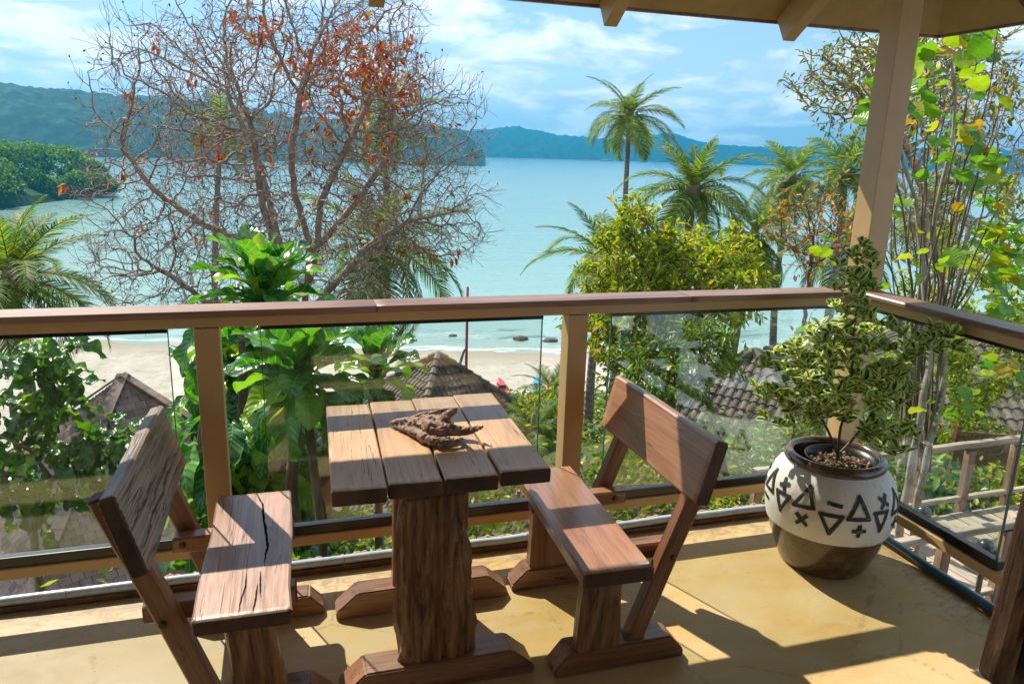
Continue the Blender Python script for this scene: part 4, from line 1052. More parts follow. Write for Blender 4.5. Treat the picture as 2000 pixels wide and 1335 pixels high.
tp = tips_of(P, par); TP = P[tp]; TD = np.array([P[i]-P[par[i]] for i in tp]); TD /= np.linalg.norm(TD, axis=1)[:, None]+1e-9
def clustersel(TP, centers, rad_, prob):
    m_ = np.zeros(len(TP), bool)
    for (px, py, rp, pb) in centers:
        c = at(px, py, TY); d = np.hypot((TP[:, 0]/TP[:, 1]-c.x/c.y)*FPX, ((TP[:, 2]-CAMZ)/TP[:, 1]-(c.z-CAMZ)/c.y)*FPX)
        m_ |= (d < rp) & (rng.random(len(TP)) < pb)
    return m_
m_ = clustersel(TP, [(725, 130, 42, .45), (650, 95, 34, .30), (700, 60, 30, .35), (590, 120, 24, .25), (780, 180, 32, .35), (690, 215, 34, .28), (500, 35, 40, .30), (625, 180, 40, .12), (740, 290, 36, .2), (800, 95, 26, .2), (660, 160, 26, .3), (545, 60, 30, .1), (400, 285, 26, .15), (270, 390, 8, .7), (610, 250, 30, .12)], 0, 0)
m_ |= rng.random(len(TP)) < .010
pts = np.repeat(TP[m_], 4, 0); dr = np.repeat(TD[m_], 4, 0)
foliage('red_leaves', pts+rng.normal(size=pts.shape)*.03, dr, .115, .040, rng, MT['redleaf'], tree, droop=.9, spread=.5)
m2 = rng.random(len(TP)) < .25
foliage('buds', TP[m2], TD[m2], .05, .022, rng, G('dry_bud', [(0, (.06, .03, .02)), (1, (.2, .11, .06))], .7, .1), tree, droop=.3)

# ---- generic leafy tree
def leafy_tree(name, label, cat, base, envs, nA, step, mat, bmat, L, W, per, seed, tip=.006, rmax=.09, di=1.2, dk=.22, roots=None, group=None, droop=.35, spread=.8, tw=.25, up=.15, lumpy=.3, frac=1.0, wob=.22):
    rng = np.random.default_rng(seed); t_ = thing(name, label, cat, base, group=group)
    A = np.vstack([ellipsoid_pts(rng, c, r, int(nA*w), .3, lump=lumpy) for c, r, w in envs])
    if roots is None: c = envs[0][0]; roots = [[base, (c[0], c[1], c[2]-envs[0][1][2]*.6)]]
    P, par = colonize(roots, A, step, di, dk, seed, up, wob=wob)
    r, ch = radii(P, par, tip)
    if tw: P, par = twigs(P, par, ch, rng, tw, n=2, seg=2, frac=frac)
    r, ch = radii(P, par, tip, 2.4, rmax); V, F = skin(P, par, r)
    link('trunk', mk_mesh('trunk', V, F, bmat, smooth=True), t_, label='trunk and limbs')
    has = np.array([par[i] >= 0 for i in range(len(P))]); cand = np.where((r < tip*2.6) & has)[0]
    D = np.array([P[i]-P[par[i]] for i in cand]); D /= np.linalg.norm(D, axis=1)[:, None]+1e-9
    pts = np.repeat(P[cand], per, 0)+rng.normal(size=(len(cand)*per, 3))*L*.35; dr = np.repeat(D, per, 0)
    foliage('crown', pts, dr, L, W, rng, mat, t_, droop=droop, spread=spread)
    return t_
# bushy tree right of the middle post
BY = 9.0; c = at(1300, 570, BY); gb = ground_z(at(1290, 800, BY).x, BY)
c2 = at(1240, 470, BY); c3 = at(1420, 530, BY); c4 = at(1230, 640, BY-.3); c5 = at(1400, 720, BY-.2)
bx = at(1300, 800, BY).x
leafy_tree('bushy_tree', 'bushy tree with yellow green leaves rising behind the middle railing post', 'tree', (bx, BY, gb-.1),
    [((c.x, BY, c.z), (1.12, .9, .74), .9), ((c2.x, BY, c2.z), (.45, .45, .40), .22), ((c3.x, BY, c3.z), (.42, .5, .5), .25), ((c4.x, BY-.3, c4.z), (.62, .6, .6), .4)], 1150, .10, MT['bush'], MT['bark'], .11, .038, 8, 21, rmax=.06, di=.8, dk=.16,
    roots=[[(bx, BY, gb-.1), (bx-.1, BY, c.z-1.1), (bx-.15, BY, c.z-.3)], [(bx-.1, BY, c.z-1.4), (bx+.35, BY+.1, c.z-.7), (bx+.5, BY, c.z-.1)], [(bx-.1, BY, c.z-1.4), (bx-.5, BY-.1, c.z-.7)]], droop=.5)
leafy_tree('drooping_tree', 'green tree with drooping narrow leaves below the handrail, right of the middle post', 'tree', (bx+.35, BY-1.4, ground_z(bx+.3, BY-1.4)-.1),
    [((at(1370, 700, BY-1.4).x, BY-1.4, at(1370, 690, BY-1.4).z), (.42, .4, .36), 1), ((at(1290, 740, BY-1.4).x, BY-1.4, at(1290, 735, BY-1.4).z), (.55, .5, .42), 1)], 450, .09, MT['bushlow'], MT['bark'], .10, .030, 7, 22, rmax=.04, di=.7, dk=.15, droop=.9)
# small leaved tree behind the corner post, entering the frame under the eave
S = at(1720, 160, 7.5)
leafy_tree('small_leaved_tree', 'small leaved brownish green tree showing behind the top of the corner post', 'tree', (at(1790, 400, 7.5).x, 7.5, ground_z(6, 7.5)-.1),
    [((S.x, 7.5, S.z), (.92, .8, .62), 1), ((at(1900, 200, 7.5).x, 7.6, S.z), (.7, .7, .7), .35)], 560, .10, MT['smallleaf'], MT['barkred'], .075, .024, 4, 23, rmax=.05, di=.9, dk=.15,
    roots=[[(at(1790, 400, 7.5).x, 7.5, ground_z(6, 7.5)-.1), tuple(at(1800, 600, 7.5)), tuple(at(1810, 380, 7.5)), tuple(at(1760, 260, 7.5))]], droop=.3, wob=.3)
# orange leaved thin tree between the palms and the corner post
S = at(1590, 450, 8.5)
leafy_tree('orange_leaved_tree', 'thin twiggy tree with sparse orange leaves left of the corner post', 'tree', (S.x+.1, 8.5, ground_z(S.x, 8.5)-.1),
    [((S.x, 8.5, S.z), (.55, .5, .55), 1)], 330, .10, G('orange_leaf', [(0, (.30, .09, .02)), (.5, (.45, .18, .04)), (.8, (.45, .3, .08)), (1, (.1, .16, .03))], .5, .45, (1.3, 1.1, .6)), MT['bark'], .085, .045, 1, 24, tip=.004, rmax=.04, di=.8, dk=.15, tw=.35)
# left tree: glossy lobed leaves as single leaf objects (see below)

# ================================================================== coconut palms
def frond_mesh(name, L, bend, seed, mat, lw=.75, n=40, dry=False, hang=.5):
    rnd = random.Random(seed); V = []; F = []; T = []; pts = []; a = 0.0; p = Vector((0, 0, 0)); m_ = 18
    for i in range(m_+1):
        pts.append((p.copy(), a)); k = i/m_; a = -bend*(k**1.3); p = p+Vector((math.cos(a), .03*math.sin(k*4+seed), math.sin(a)))*(L/m_)
    P = [q for q, _ in pts]
    v, f = tube_arrays(P, [max(.006, .030*(1-i/m_)**.8) for i in range(m_+1)], 4, True); V += [tuple(q) for q in v]; F += f; T += [.5]*len(f)
    for j in range(n):
        k = .10+.90*(j/(n-1)); x = k*m_; i0 = min(int(x), m_-1); fr = x-i0; c = P[i0].lerp(P[i0+1], fr); ang = -bend*(k**1.3)
        tdir = Vector((math.cos(ang), 0, math.sin(ang))); nrm = Vector((-math.sin(ang), 0, math.cos(ang)))
        ll = lw*(math.sin(math.pi*min(1, k*.86+.14))**.55)*rnd.uniform(.85, 1.08)
        if k > .93: ll *= .75
        for s in (-1, 1):
            if dry and rnd.random() < .25: continue
            d = (tdir*(.45+.55*k)+Vector((0, s, 0))*(1.0-.35*k)+nrm*(.28-.1*k)+Vector((0, 0, -hang*.3))+Vector((rnd.uniform(-.12, .12), rnd.uniform(-.12, .12), rnd.uniform(-.15, .12)))).normalized()
            w = .055*(1 if not dry else .7); side = tdir*w*.5
            c1 = c+d*ll*.5; d2 = (d+Vector((0, 0, -hang*(1.0 if not dry else 1.6)))).normalized(); c2_ = c1+d2*ll*.5
            b = len(V); V += [tuple(c-side), tuple(c+side), tuple(c1+side), tuple(c1-side), tuple(c2_)]; F += [(b, b+1, b+2, b+3), (b+3, b+2, b+4)]; tt = rnd.random(); T += [tt, tt]
    return mk_mesh(name, V, F, mat, T)
FR = {}
for key, args in {'up': (3.7, .9, 1, 'palmleaf', .85, 62), 'mid': (4.0, 1.45, 2, 'palmleaf', .95, 62), 'mid2': (3.8, 1.7, 3, 'palmleaf', .95, 60), 'low': (3.7, 2.0, 4, 'palmleaf', .95, 60)}.items():
    FR[key] = frond_mesh('frond', args[0], args[1], args[2], MT[args[3]], args[4], args[5], hang=.45+.2*(key == 'low'))
FR['dry'] = frond_mesh('dry_frond', 3.0, 1.2, 9, MT['palmdry'], .6, 26, True, 1.0)
nut_m = NT('coconut_husk'); nut_m.pbr((.30, .20, .05), .5); MT['nut'] = nut_m.m
bm = bmesh.new(); bmesh.ops.create_icosphere(bm, subdivisions=1, radius=.12)
for v in bm.verts: v.co.z *= 1.25
NUT = bpy.data.meshes.new('coconut'); bm.to_mesh(NUT); bm.free(); NUT.materials.append(MT['nut']); NUT.polygons.foreach_set('use_smooth', [True]*len(NUT.polygons))
def palm(label, top, scale=1.0, nfr=20, seed=0, lean=(0.3, 0.2), base=None, ndry=3, nuts=0, tr=.14, spread=1.0, upbias=0.0):
    rnd = random.Random(seed); top = Vector(top)
    if base is None: base = (top.x-lean[0], top.y-lean[1]); 
    gz = ground_z(*base) if True else 0
    b = Vector((base[0], base[1], gz-.1)); o = thing('coconut_palm', label, 'palm', b, group='coconut palms')
    pts = []; n = 14
    for i in range(n+1):
        k = i/n; p = b.lerp(top, k); bow = math.sin(math.pi*k)*.03*(top-b).length; pts.append(p+Vector((bow*math.cos(seed), bow*math.sin(seed), 0)))
    mb = MB(); mb.tube(pts, [tr*(1.5 if i == 0 else 1.0-.45*i/n) for i in range(n+1)], 10); mb.obj('trunk', MT['palmbark'], o, smooth=True)
    mb = MB(); mb.tube([top-Vector((0, 0, .25)), top, top+Vector((0, 0, .25)), top+Vector((0, 0, .55))], [tr*.7, tr*1.25, tr*1.0, .03], 8); mb.obj('crown_shaft', MT['palmdry'], o, smooth=True)
    nfr += 4
    for i in range(nfr+ndry):
        k = i/nfr; az = i*2.399+rnd.uniform(-.25, .25)
        if i < nfr:
            el = lerp(1.35, -.72, k**.8)*spread+rnd.uniform(-.1, .1)+upbias; key = 'up' if k < .28 else rnd.choice(['mid', 'mid', 'mid2']) if k < .75 else 'low'; nm = 'frond'
        else: el = -.9+rnd.uniform(-.3, .1); key = 'dry'; nm = 'dry_frond'
        s = scale*rnd.uniform(.88, 1.08)*(.8 if k < .12 else 1)
        M = Matrix.Translation(top+Vector((0, 0, .22-.25*k*scale))) @ Matrix.Rotation(az, 4, 'Z') @ Matrix.Rotation(-el, 4, 'Y') @ Matrix.Rotation(rnd.uniform(-.5, .5), 4, 'X') @ Matrix.Scale(s, 4)
        link(nm, FR[key], o, M)
    for i in range(nuts):
        a = rnd.uniform(0, 6.28); q = top+Vector((math.cos(a)*.28, math.sin(a)*.28, rnd.uniform(-.25, .05))); link('coconut', NUT, o, Matrix.Translation(q) @ Matrix.Scale(scale, 4))
    return o
palm('tallest coconut palm, slender trunk standing clear against the sky and sea', at(1229, 232, 30), .62, 22, 1, base=(at(1215, 470, 30).x, 30), nuts=5, tr=.17, ndry=4)
palm('thick crowned coconut palm right of the tallest palm, above the bushy tree', at(1352, 385, 17), .54, 24, 2, base=(at(1372, 480, 17).x, 17.2), ndry=7, tr=.17, upbias=.12)
palm('mid height coconut palm left of the corner post, crown against the far hills', at(1545, 355, 24), .60, 22, 3, lean=(-.3, 0), nuts=4, tr=.16)
palm('low coconut palm whose crown hangs before the sea between two larger palms', at(1472, 470, 17), .58, 18, 4, lean=(.25, -.2), tr=.12, nuts=3)
palm('pale green coconut palm crown touching the corner post on its left side', at(1650, 345, 15), .42, 20, 5, lean=(.2, 0), tr=.13)
palm('coconut palm at the left edge of the picture with its crown over the handrail', at(25, 560, 15), .55, 26, 6, lean=(.3, -.2), tr=.15, upbias=.05)
palm('grey trunked coconut palm inside the bare tree, fronds falling to the beach', at(752, 235, 23), .55, 14, 7, base=(at(722, 640, 23).x, 23), tr=.17, ndry=3)
palm('short coconut palm behind the bare tree, wide crown just over the handrail', at(742, 490, 18), .72, 20, 8, lean=(.3, 0), tr=.16, ndry=5)
palm('thin coconut palm in the left half of the bare tree with few yellow fronds', at(432, 250, 26), .50, 10, 9, base=(at(424, 600, 26).x, 26), tr=.14, ndry=2)
palm('coconut palm peeking out left of the bushy tree, close above the handrail', at(1180, 520, 14), .46, 16, 10, lean=(.1, -.1), tr=.11, ndry=2)
palm('small coconut palm behind the corner post on its right side', at(1815, 425, 15), .50, 18, 11, lean=(.0, 0), tr=.12)
palm('young coconut palm without trunk beside the kayaks', (at(1075, 790, 24).x, 24, ground_z(at(1075, 790, 24).x, 24)+.5), .50, 18, 12, lean=(0, 0), tr=.12, ndry=0, spread=.8)
palm('young yellow green coconut palm seen under the handrail left of the middle post', at(1040, 860, 13), .30, 14, 13, lean=(.0, 0), tr=.06, ndry=0, spread=.8)
palm('coconut palm low behind the orange leaved tree', at(1640, 500, 19), .60, 18, 14, lean=(.0, 0), tr=.12)

# ================================================================== big leaved plants, one object per leaf
def leaf_mesh(name, L, W, kind, mat, droop=.6, fold=.12, quilt=.0, nv=9, nl=14, nw=8, seed=0, pet=.06, wavy=.02):
    V = []; UV = []; F = []; p = Vector((0, 0, 0))
    for i in range(nl+1):
        k = i/nl; a = .15-droop*k**1.4
        if i: p = p+Vector((0, math.cos(a), math.sin(a)))*(L/nl)
        up_ = Vector((0, -math.sin(a), math.cos(a)))
        if kind == 'obovate': w = math.sin(math.pi*min(1, k**1.35*.97+.03))**.75
        elif kind == 'lance': w = math.sin(math.pi*(k*.97+.03)**.9)**.9
        elif kind == 'round': w = math.sin(math.pi*min(1, k**.92*.97+.03))**.55
        elif kind == 'spoon': w = math.sin(math.pi*min(1, k**1.7*.96+.04))**.7
        else: w = math.sin(math.pi*(k*.97+.03)**1.1)**.8*(1-.16*abs(math.sin(k*5.2*math.pi)))
        if k < pet: w = .05
        w = max(w, .03)*W/2
        for j in range(nw+1):
            s = 2*j/nw-1
            z = fold*abs(s)*w*2+wavy*math.sin(k*17+s*2+seed)*abs(s)-quilt*math.cos(2*math.pi*nv*(k-.14*abs(s)))*(1-abs(abs(s)-.5)*1.6)
            q = p+Vector((s*w, -abs(s)*0.0, 0))+up_*z; V.append(tuple(q)); UV.append((j/nw, k))
    for i in range(nl):
        for j in range(nw): a = i*(nw+1)+j; F.append((a, a+1, a+nw+2, a+nw+1))
    return mk_mesh(name, V, F, mat, [0.0]*len(F), UV, smooth=True)
BL = [leaf_mesh('leaf', .46, .175, 'spoon', MT['bigleaf'], d, .16, .0045, 11, 22, 8, i) for i, d in enumerate([.5, .9, 1.3, 1.8])]
BH = [leaf_mesh('leaf', .34, .15, 'obovate', MT['bigleaf'], d, .10, .004, 9, 20, 8, i+7) for i, d in enumerate([.5, .9, 1.3])]
TL = [leaf_mesh('leaf', .27, .115, 'lobed', MT['treeleaf'], d, .12, .0, 7, 14, 4, i+3) for i, d in enumerate([.4, .8, 1.2])]
RL = [leaf_mesh('leaf', .165, .145, 'round', MT['roundleaf'], d, .10, .0, 7, 9, 6, i+5, wavy=.006) for i, d in enumerate([.2, .6, 1.0])]
def put_leaf(me, parent, p, az, el, roll_=0.0, s=1.0, name='leaf'):
    M = Matrix.Translation(Vector(p)) @ Matrix.Rotation(az, 4, 'Z') @ Matrix.Rotation(el, 4, 'X') @ Matrix.Rotation(roll_, 4, 'Y') @ Matrix.Scale(s, 4)
    return link(name, me, parent, M)
def rosette(label, c, n, s, seed, e0=1.35, e1=-.4, stem_to=None):
    rnd = random.Random(seed); c = Vector(c); gz = ground_z(c.x, c.y)
    o = thing('broad_leaved_plant', label, 'plant', (c.x, c.y, gz), group='broad leaved rosette plants')
    mb = MB(); q = Vector((c.x+rnd.uniform(-.15, .15), c.y, gz-.05)); mb.tube([q, q.lerp(c, .5)+Vector((.04, 0, 0)), c], [.035, .03, .025], 7); mb.obj('stem', MT['bark'], o, smooth=True)
    for i in range(n):
        k = i/(n-1); az = i*2.399+rnd.uniform(-.2, .2); el = lerp(e0, e1, k)+rnd.uniform(-.12, .12)
        me = BL[0] if k < .2 else BL[1] if k < .5 else rnd.choice(BL[1:3]) if k < .8 else BL[3]
        put_leaf(me, o, c+Vector((0, 0, .02-.16*k*s)), az, el, rnd.uniform(-.35, .35), s*rnd.uniform(.85, 1.1)*(.75 if k < .12 else 1))
    return o
rosette('deep green broad leaved rosette standing above the handrail, right of the left railing post', at(515, 565, 6.1), 44, 1.25, 1, e1=-.25)
rosette('bright yellow green rosette of broad ribbed leaves directly behind the left glass joint', at(590, 716, 4.3), 34, 1.08, 2, e0=1.25, e1=-.55)
rosette('broad leaved rosette just above the far left corner of the tabletop', at(735, 722, 4.7), 26, .82, 3, e1=-.1)
# climbing mass of hanging broad leaves below the rosettes
rnd = random.Random(6)
cl = thing('climbing_plant', 'tall climbing plant of dark hanging broad leaves behind the left railing post', 'plant', (at(500, 900, 4.8).x, 4.8, ground_z(at(500, 900, 4.8).x, 4.8)))
for (px, py0, py1, Y) in [(470, 650, 1050, 5.2), (575, 740, 1060, 4.5), (395, 720, 1030, 5.1), (640, 800, 1050, 4.7)]:
    mb = MB(); mb.tube([at(px+6*math.sin(i), lerp(py0, py1, i/7), Y) for i in range(8)], [.022+.004*i for i in range(8)], 7); mb.obj('stem', MT['bark'], cl, smooth=True)
cnt_ = 0
for i in range(1500):
    px = rnd.gauss(500, 95); py = rnd.uniform(610, 1040)
    lo_ = lerp(400, 320, min(1, (py-610)/130)) if py < 740 else 318+max(0, (py-900))*.25; hi_ = lerp(520, 600, (py-610)/130) if py < 740 else 655
    if not (lo_ < px < hi_): continue
    depth = (4.75 if py > 790 else 5.3)+rnd.random()*.75; p = at(px, py, depth)
    az = rnd.uniform(math.pi*.55, math.pi*1.45) if rnd.random() < .8 else rnd.uniform(0, 6.28)   # mostly leaning out towards the light
    put_leaf(rnd.choice(BH if rnd.random() < .75 else BL[1:]), cl, p, az, rnd.uniform(-1.25, .35), rnd.uniform(-.6, .6), rnd.uniform(.8, 1.2)); cnt_ += 1
    if cnt_ >= 292: break

# left tree with glossy dark leaves
def limb_tree(name, label, cat, paths, r0_, bmat):
    o = thing(name, label, cat, paths[0][0]); 
    for pl, r_ in zip(paths, r0_):
        mb = MB(); n = len(pl); mb.tube([Vector(p) for p in pl], [r_*(1-.65*i/(n-1)) for i in range(n)], 7); mb.obj('branch', bmat, o, smooth=True)
    return o
Y = 6.0; a_ = lambda *pp: [at(x, y, Y+d) for x, y, d in pp]
g0 = at(60, 1090, Y); 
lt = limb_tree('broad_leaved_tree', 'low tree with glossy lobed leaves filling the left glass panel', 'tree',
    [[Vector((g0.x, Y, ground_z(g0.x, Y)))]+a_((60, 1000, 0), (70, 960, 0), (150, 900, -.1), (215, 860, -.1), (260, 830, -.1)), a_((66, 980, 0), (30, 860, .2), (20, 760, .3), (60, 700, .3), (90, 680, .3)),
     a_((66, 985, 0), (-20, 900, 0), (-60, 800, 0)), a_((25, 800, .25), (110, 740, .2), (140, 700, .1)), a_((100, 935, 0), (60, 880, -.2), (0, 850, -.3))], [.035, .028, .03, .018, .018], MT['barkpale'])
rnd = random.Random(12); cnt_ = 0
for (px, py, sx, sy, n) in [(90, 700, 42, 28, 42), (50, 780, 55, 38, 36), (110, 780, 32, 40, 30), (235, 850, 38, 22, 42), (120, 880, 85, 28, 70), (15, 900, 40, 45, 26), (285, 840, 22, 14, 14), (60, 960, 70, 35, 34), (200, 950, 50, 30, 16), (-30, 740, 40, 50, 16)]:
    for i in range(n):
        p = at(rnd.gauss(px, sx*.75), rnd.gauss(py, sy*.75), Y+rnd.uniform(-.4, .5)); put_leaf(rnd.choice(TL), lt, p, rnd.uniform(0, 6.28), rnd.uniform(-1.1, .4), rnd.uniform(-.4, .4), rnd.uniform(.7, 1.15)); cnt_ += 1

# tall whippy stems with round leaves at the right
rnd = random.Random(14); Y = 4.6
bx_ = at(1800, 960, Y); sb = Vector((bx_.x, Y, ground_z(bx_.x, Y)))
st = thing('round_leaved_shrub', 'tall many stemmed shrub with round backlit leaves outside the right railing', 'shrub', sb)
stems = []
def stem(pl, r_, n=8, wobble=.03):
    P = catmull3([Vector(p) for p in pl], 5); P = [p+Vector((noise.noise(p*2.1)*wobble, noise.noise(p*2.3+Vector((5, 0, 0)))*wobble, 0)) for p in P]
    k = len(P); mb = MB(); mb.tube(P, [r_*(1-.72*i/(k-1)) for i in range(k)], 6); mb.obj('stem', MT['barkpale'] if r_ > .02 else MT['bark'], st, smooth=True); stems.append(P)
def catmull3(pts, m):
    out = []
    for i in range(len(pts)-1):
        p0 = pts[max(i-1, 0)]; p1 = pts[i]; p2 = pts[i+1]; p3 = pts[min(i+2, len(pts)-1)]
        for k in range(m): t_ = k/m; out.append(.5*((2*p1)+(p2-p0)*t_+(2*p0-5*p1+4*p2-p3)*t_*t_+(-p0+3*p1-3*p2+p3)*t_**3))
    out.append(pts[-1]); return out
q = lambda *pp: [at(x, y, Y+d) for x, y, d in pp]
stem([sb]+q((1755, 1040, -.3), (1775, 930, -.3), (1800, 800, -.3), (1815, 700, -.2), (1800, 560, 0), (1792, 430, .1), (1770, 330, .1), (1755, 250, .1)), .036)
stem([sb+Vector((.06, 0, 0))]+q((1790, 1000, -.2), (1810, 900, -.2), (1840, 760, 0), (1845, 620, .1), (1830, 480, .2), (1835, 380, .2), (1862, 250, .3), (1860, 120, .3)), .034)
tops = [(1700, 330), (1728, 180), (1790, 230), (1826, 150), (1880, 190), (1905, 100), (1948, 60), (1990, 120), (1770, 430), (1850, 330), (1905, 330), (1955, 290), (1885, 470), (1990, 330), (1930, 520), (1735, 420)]
tops += [(1745, 300), (1815, 60), (1840, 220), (1895, 250), (1925, 160), (1970, 200), (1800, 350), (1865, 420), (1715, 500), (1980, 420)]
for i, (tx, ty) in enumerate(tops):
    b0 = (lerp(1790, tx, .15)+rnd.uniform(-15, 15), 760+rnd.uniform(-60, 60)); dy = rnd.uniform(-.3, .7)
    stem(q((b0[0]-5, b0[1]+110, -.1), (b0[0], b0[1], dy*.3), (lerp(b0[0], tx, .25)+rnd.uniform(-12, 12), lerp(b0[1], ty, .35), dy*.6), (lerp(b0[0], tx, .6)+rnd.uniform(-10, 10), lerp(b0[1], ty, .7), dy), (tx, ty, dy)), rnd.uniform(.010, .017), wobble=.05)
cnt_ = 0
for (px, py, sx, sy, n, s_) in [(1760, 110, 45, 20, 12, 1.1), (1790, 200, 40, 30, 16, .9), (1860, 150, 50, 40, 20, .85), (1900, 80, 40, 18, 16, 1.0), (1880, 250, 40, 40, 18, .9), (1700, 240, 12, 10, 3, 1), (1710, 215, 14, 40, 6, 1.2), (1845, 300, 50, 30, 8, .8), (1910, 310, 30, 25, 10, 1.0), (1940, 350, 40, 30, 9, .9),
        (1900, 480, 50, 40, 12, .9), (1960, 520, 35, 60, 30, 1.1), (1985, 470, 20, 40, 10, 1.1), (1960, 600, 30, 25, 12, 1), (1760, 520, 60, 20, 6, .8), (1770, 380, 50, 60, 8, .8), (1830, 640, 50, 30, 7, .9), (1850, 780, 60, 60, 12, .7), (1830, 480, 70, 80, 16, .6), (1940, 420, 40, 60, 16, .7), (1880, 600, 60, 50, 14, .6), (1960, 720, 30, 40, 8, .9), (1780, 800, 40, 40, 7, .9), (1700, 560, 20, 30, 4, .8), (1560, 640, 20, 12, 3, .7), (1610, 500, 30, 50, 6, .6)]:
    for i in range(n):
        p = at(rnd.gauss(px, sx*.6), rnd.gauss(py, sy*.6), Y+rnd.uniform(-.5, .6)); put_leaf(rnd.choice(RL), st, p, rnd.uniform(0, 6.28), rnd.uniform(-.9, .7), rnd.uniform(-.8, .8), s_*rnd.uniform(.7, 1.2)); cnt_ += 1
# fine bare twigs among the stems
rng = np.random.default_rng(31); Y = 6.0
C = at(1850, 330, Y); P, par = colonize([[(C.x-.1, Y, ground_z(C.x, Y)-.1), tuple(at(1820, 700, Y)), tuple(at(1800, 480, Y))], [tuple(at(1820, 700, Y)), tuple(at(1870, 560, Y)), tuple(at(1890, 440, Y))]], ellipsoid_pts(rng, (C.x, Y, C.z), (.95, .8, 1.15), 650, .3), .09, .8, .14, 5, up=.1, wob=.35)
r_, ch_ = radii(P, par, .003); P, par = twigs(P, par, ch_, rng, .3, 2, 3); r_, ch_ = radii(P, par, .0026, 2.3, .035); V, F = skin(P, par, np.maximum(r_, .003))
tw_ = thing('twiggy_tree', 'slim leafless twiggy tree behind the round leaved shrub', 'tree', (C.x-.1, Y, ground_z(C.x, Y))); link('branches', mk_mesh('branches', V, F, MT['barkred'], smooth=True), tw_)
tp = tips_of(P, par); foliage('leaves', np.repeat(P[tp], 3, 0), rng.normal(size=(len(tp)*3, 3)), .075, .032, rng, MT['smallleaf'], tw_)

# ---- variegated shrub in the pot: 300 leaves as parts, the small remainder as one mass
vp = thing('variegated_shrub', 'cream edged variegated shrub growing in the painted pot, reaching over the handrail', 'shrub', (PCX, PCY, .43))
rng = np.random.default_rng(17); rnd = random.Random(17); pc = (PCX+.012, PCY-.005)
A = np.vstack([ellipsoid_pts(rng, (PCX-.02, PCY-.04, .82), (.27, .24, .23), 520, .3), ellipsoid_pts(rng, (PCX+.0, PCY+.03, 1.12), (.11, .11, .20), 120), ellipsoid_pts(rng, (PCX+.22, PCY-.19, .97), (.08, .11, .07), 60), ellipsoid_pts(rng, (PCX-.20, PCY+.08, .72), (.12, .14, .2), 120), ellipsoid_pts(rng, (PCX+.10, PCY-.16, .58), (.14, .10, .10), 60)])
P, par = colonize([[(pc[0], pc[1], .42), (pc[0]-.01, pc[1], .58), (pc[0]+.01, pc[1], .78), (pc[0]-.005, pc[1]+.01, 1.0), (pc[0]+.01, pc[1]+.02, 1.28)], [(pc[0], pc[1], .44), (pc[0]+.06, pc[1]-.05, .60), (pc[0]+.12, pc[1]-.1, .82)], [(pc[0], pc[1], .44), (pc[0]-.09, pc[1]+.02, .62), (pc[0]-.16, pc[1]+.03, .80)]], A, .028, .3, .05, 7, up=.2, wob=.2)
r_, ch_ = radii(P, par, .0011, 2.2, .011); V, F = skin(P, par, np.maximum(r_, .0012)); link('stems', mk_mesh('stems', V, F, MT['bark'], smooth=True), vp)
VL = [leaf_mesh('leaf', .047, .033, 'obovate', MT['varleaf'], d, .10, .0, 5, 4, 4, i, wavy=.0008) for i, d in enumerate([.3, .8])]
nodes = np.where(r_ < .0034)[0]; rng.shuffle(nodes); cand = []
for i in nodes:
    p = Vector(P[i]); d = (p-Vector(P[par[i]])) if par[i] >= 0 else Vector((0, 0, 1)); tip = ch_[i] == 0
    for k in range(9 if tip else 3):
        az = rnd.uniform(0, 6.28); el = rnd.uniform(-.3, .9) if not tip else rnd.uniform(0, 1.1)
        cand.append((p+Vector((rnd.uniform(-.006, .006), rnd.uniform(-.006, .006), rnd.uniform(-.006, .006))), az, el, rnd.uniform(.7, 1.2)))
cand.sort(key=lambda c: (c[0]-CAMP).length)
near_ = cand[:900]; rnd.shuffle(near_); single = near_[:300]; rest = near_[300:]+cand[900:]
for c in single: put_leaf(rnd.choice(VL), vp, c[0], c[1], c[2], rnd.uniform(-.5, .5), c[3])
def batch_leaves(name, me, items, mat, parent, rnd):
    n = len(me.vertices); co = np.empty(n*3); me.vertices.foreach_get('co', co); co = co.reshape(-1, 3); uvl = me.uv_layers[0]; polys = [tuple(p.vertices) for p in me.polygons]
    uv = np.zeros((n, 2)); 
    for l, u in zip(me.loops, uvl.data): uv[l.vertex_index] = u.uv
    V = []; F = []; UV = []; T = []
    for k, (p, az, el, s) in enumerate(items):
        M = Matrix.Translation(Vector(p)) @ Matrix.Rotation(az, 4, 'Z') @ Matrix.Rotation(el, 4, 'X') @ Matrix.Rotation(rnd.uniform(-.5, .5), 4, 'Y') @ Matrix.Scale(s, 4); Mn = np.array(M)
        V.append(co @ Mn[:3, :3].T+Mn[:3, 3]); F += [tuple(i+k*n for i in f) for f in polys]; UV.append(uv); T += [rnd.random()]*len(polys)
    return link(name, mk_mesh(name, np.concatenate(V), F, mat, T, np.concatenate(UV)), parent, kind='stuff')
batch_leaves('foliage', VL[0], rest, MT['varleaf'], vp, rnd)
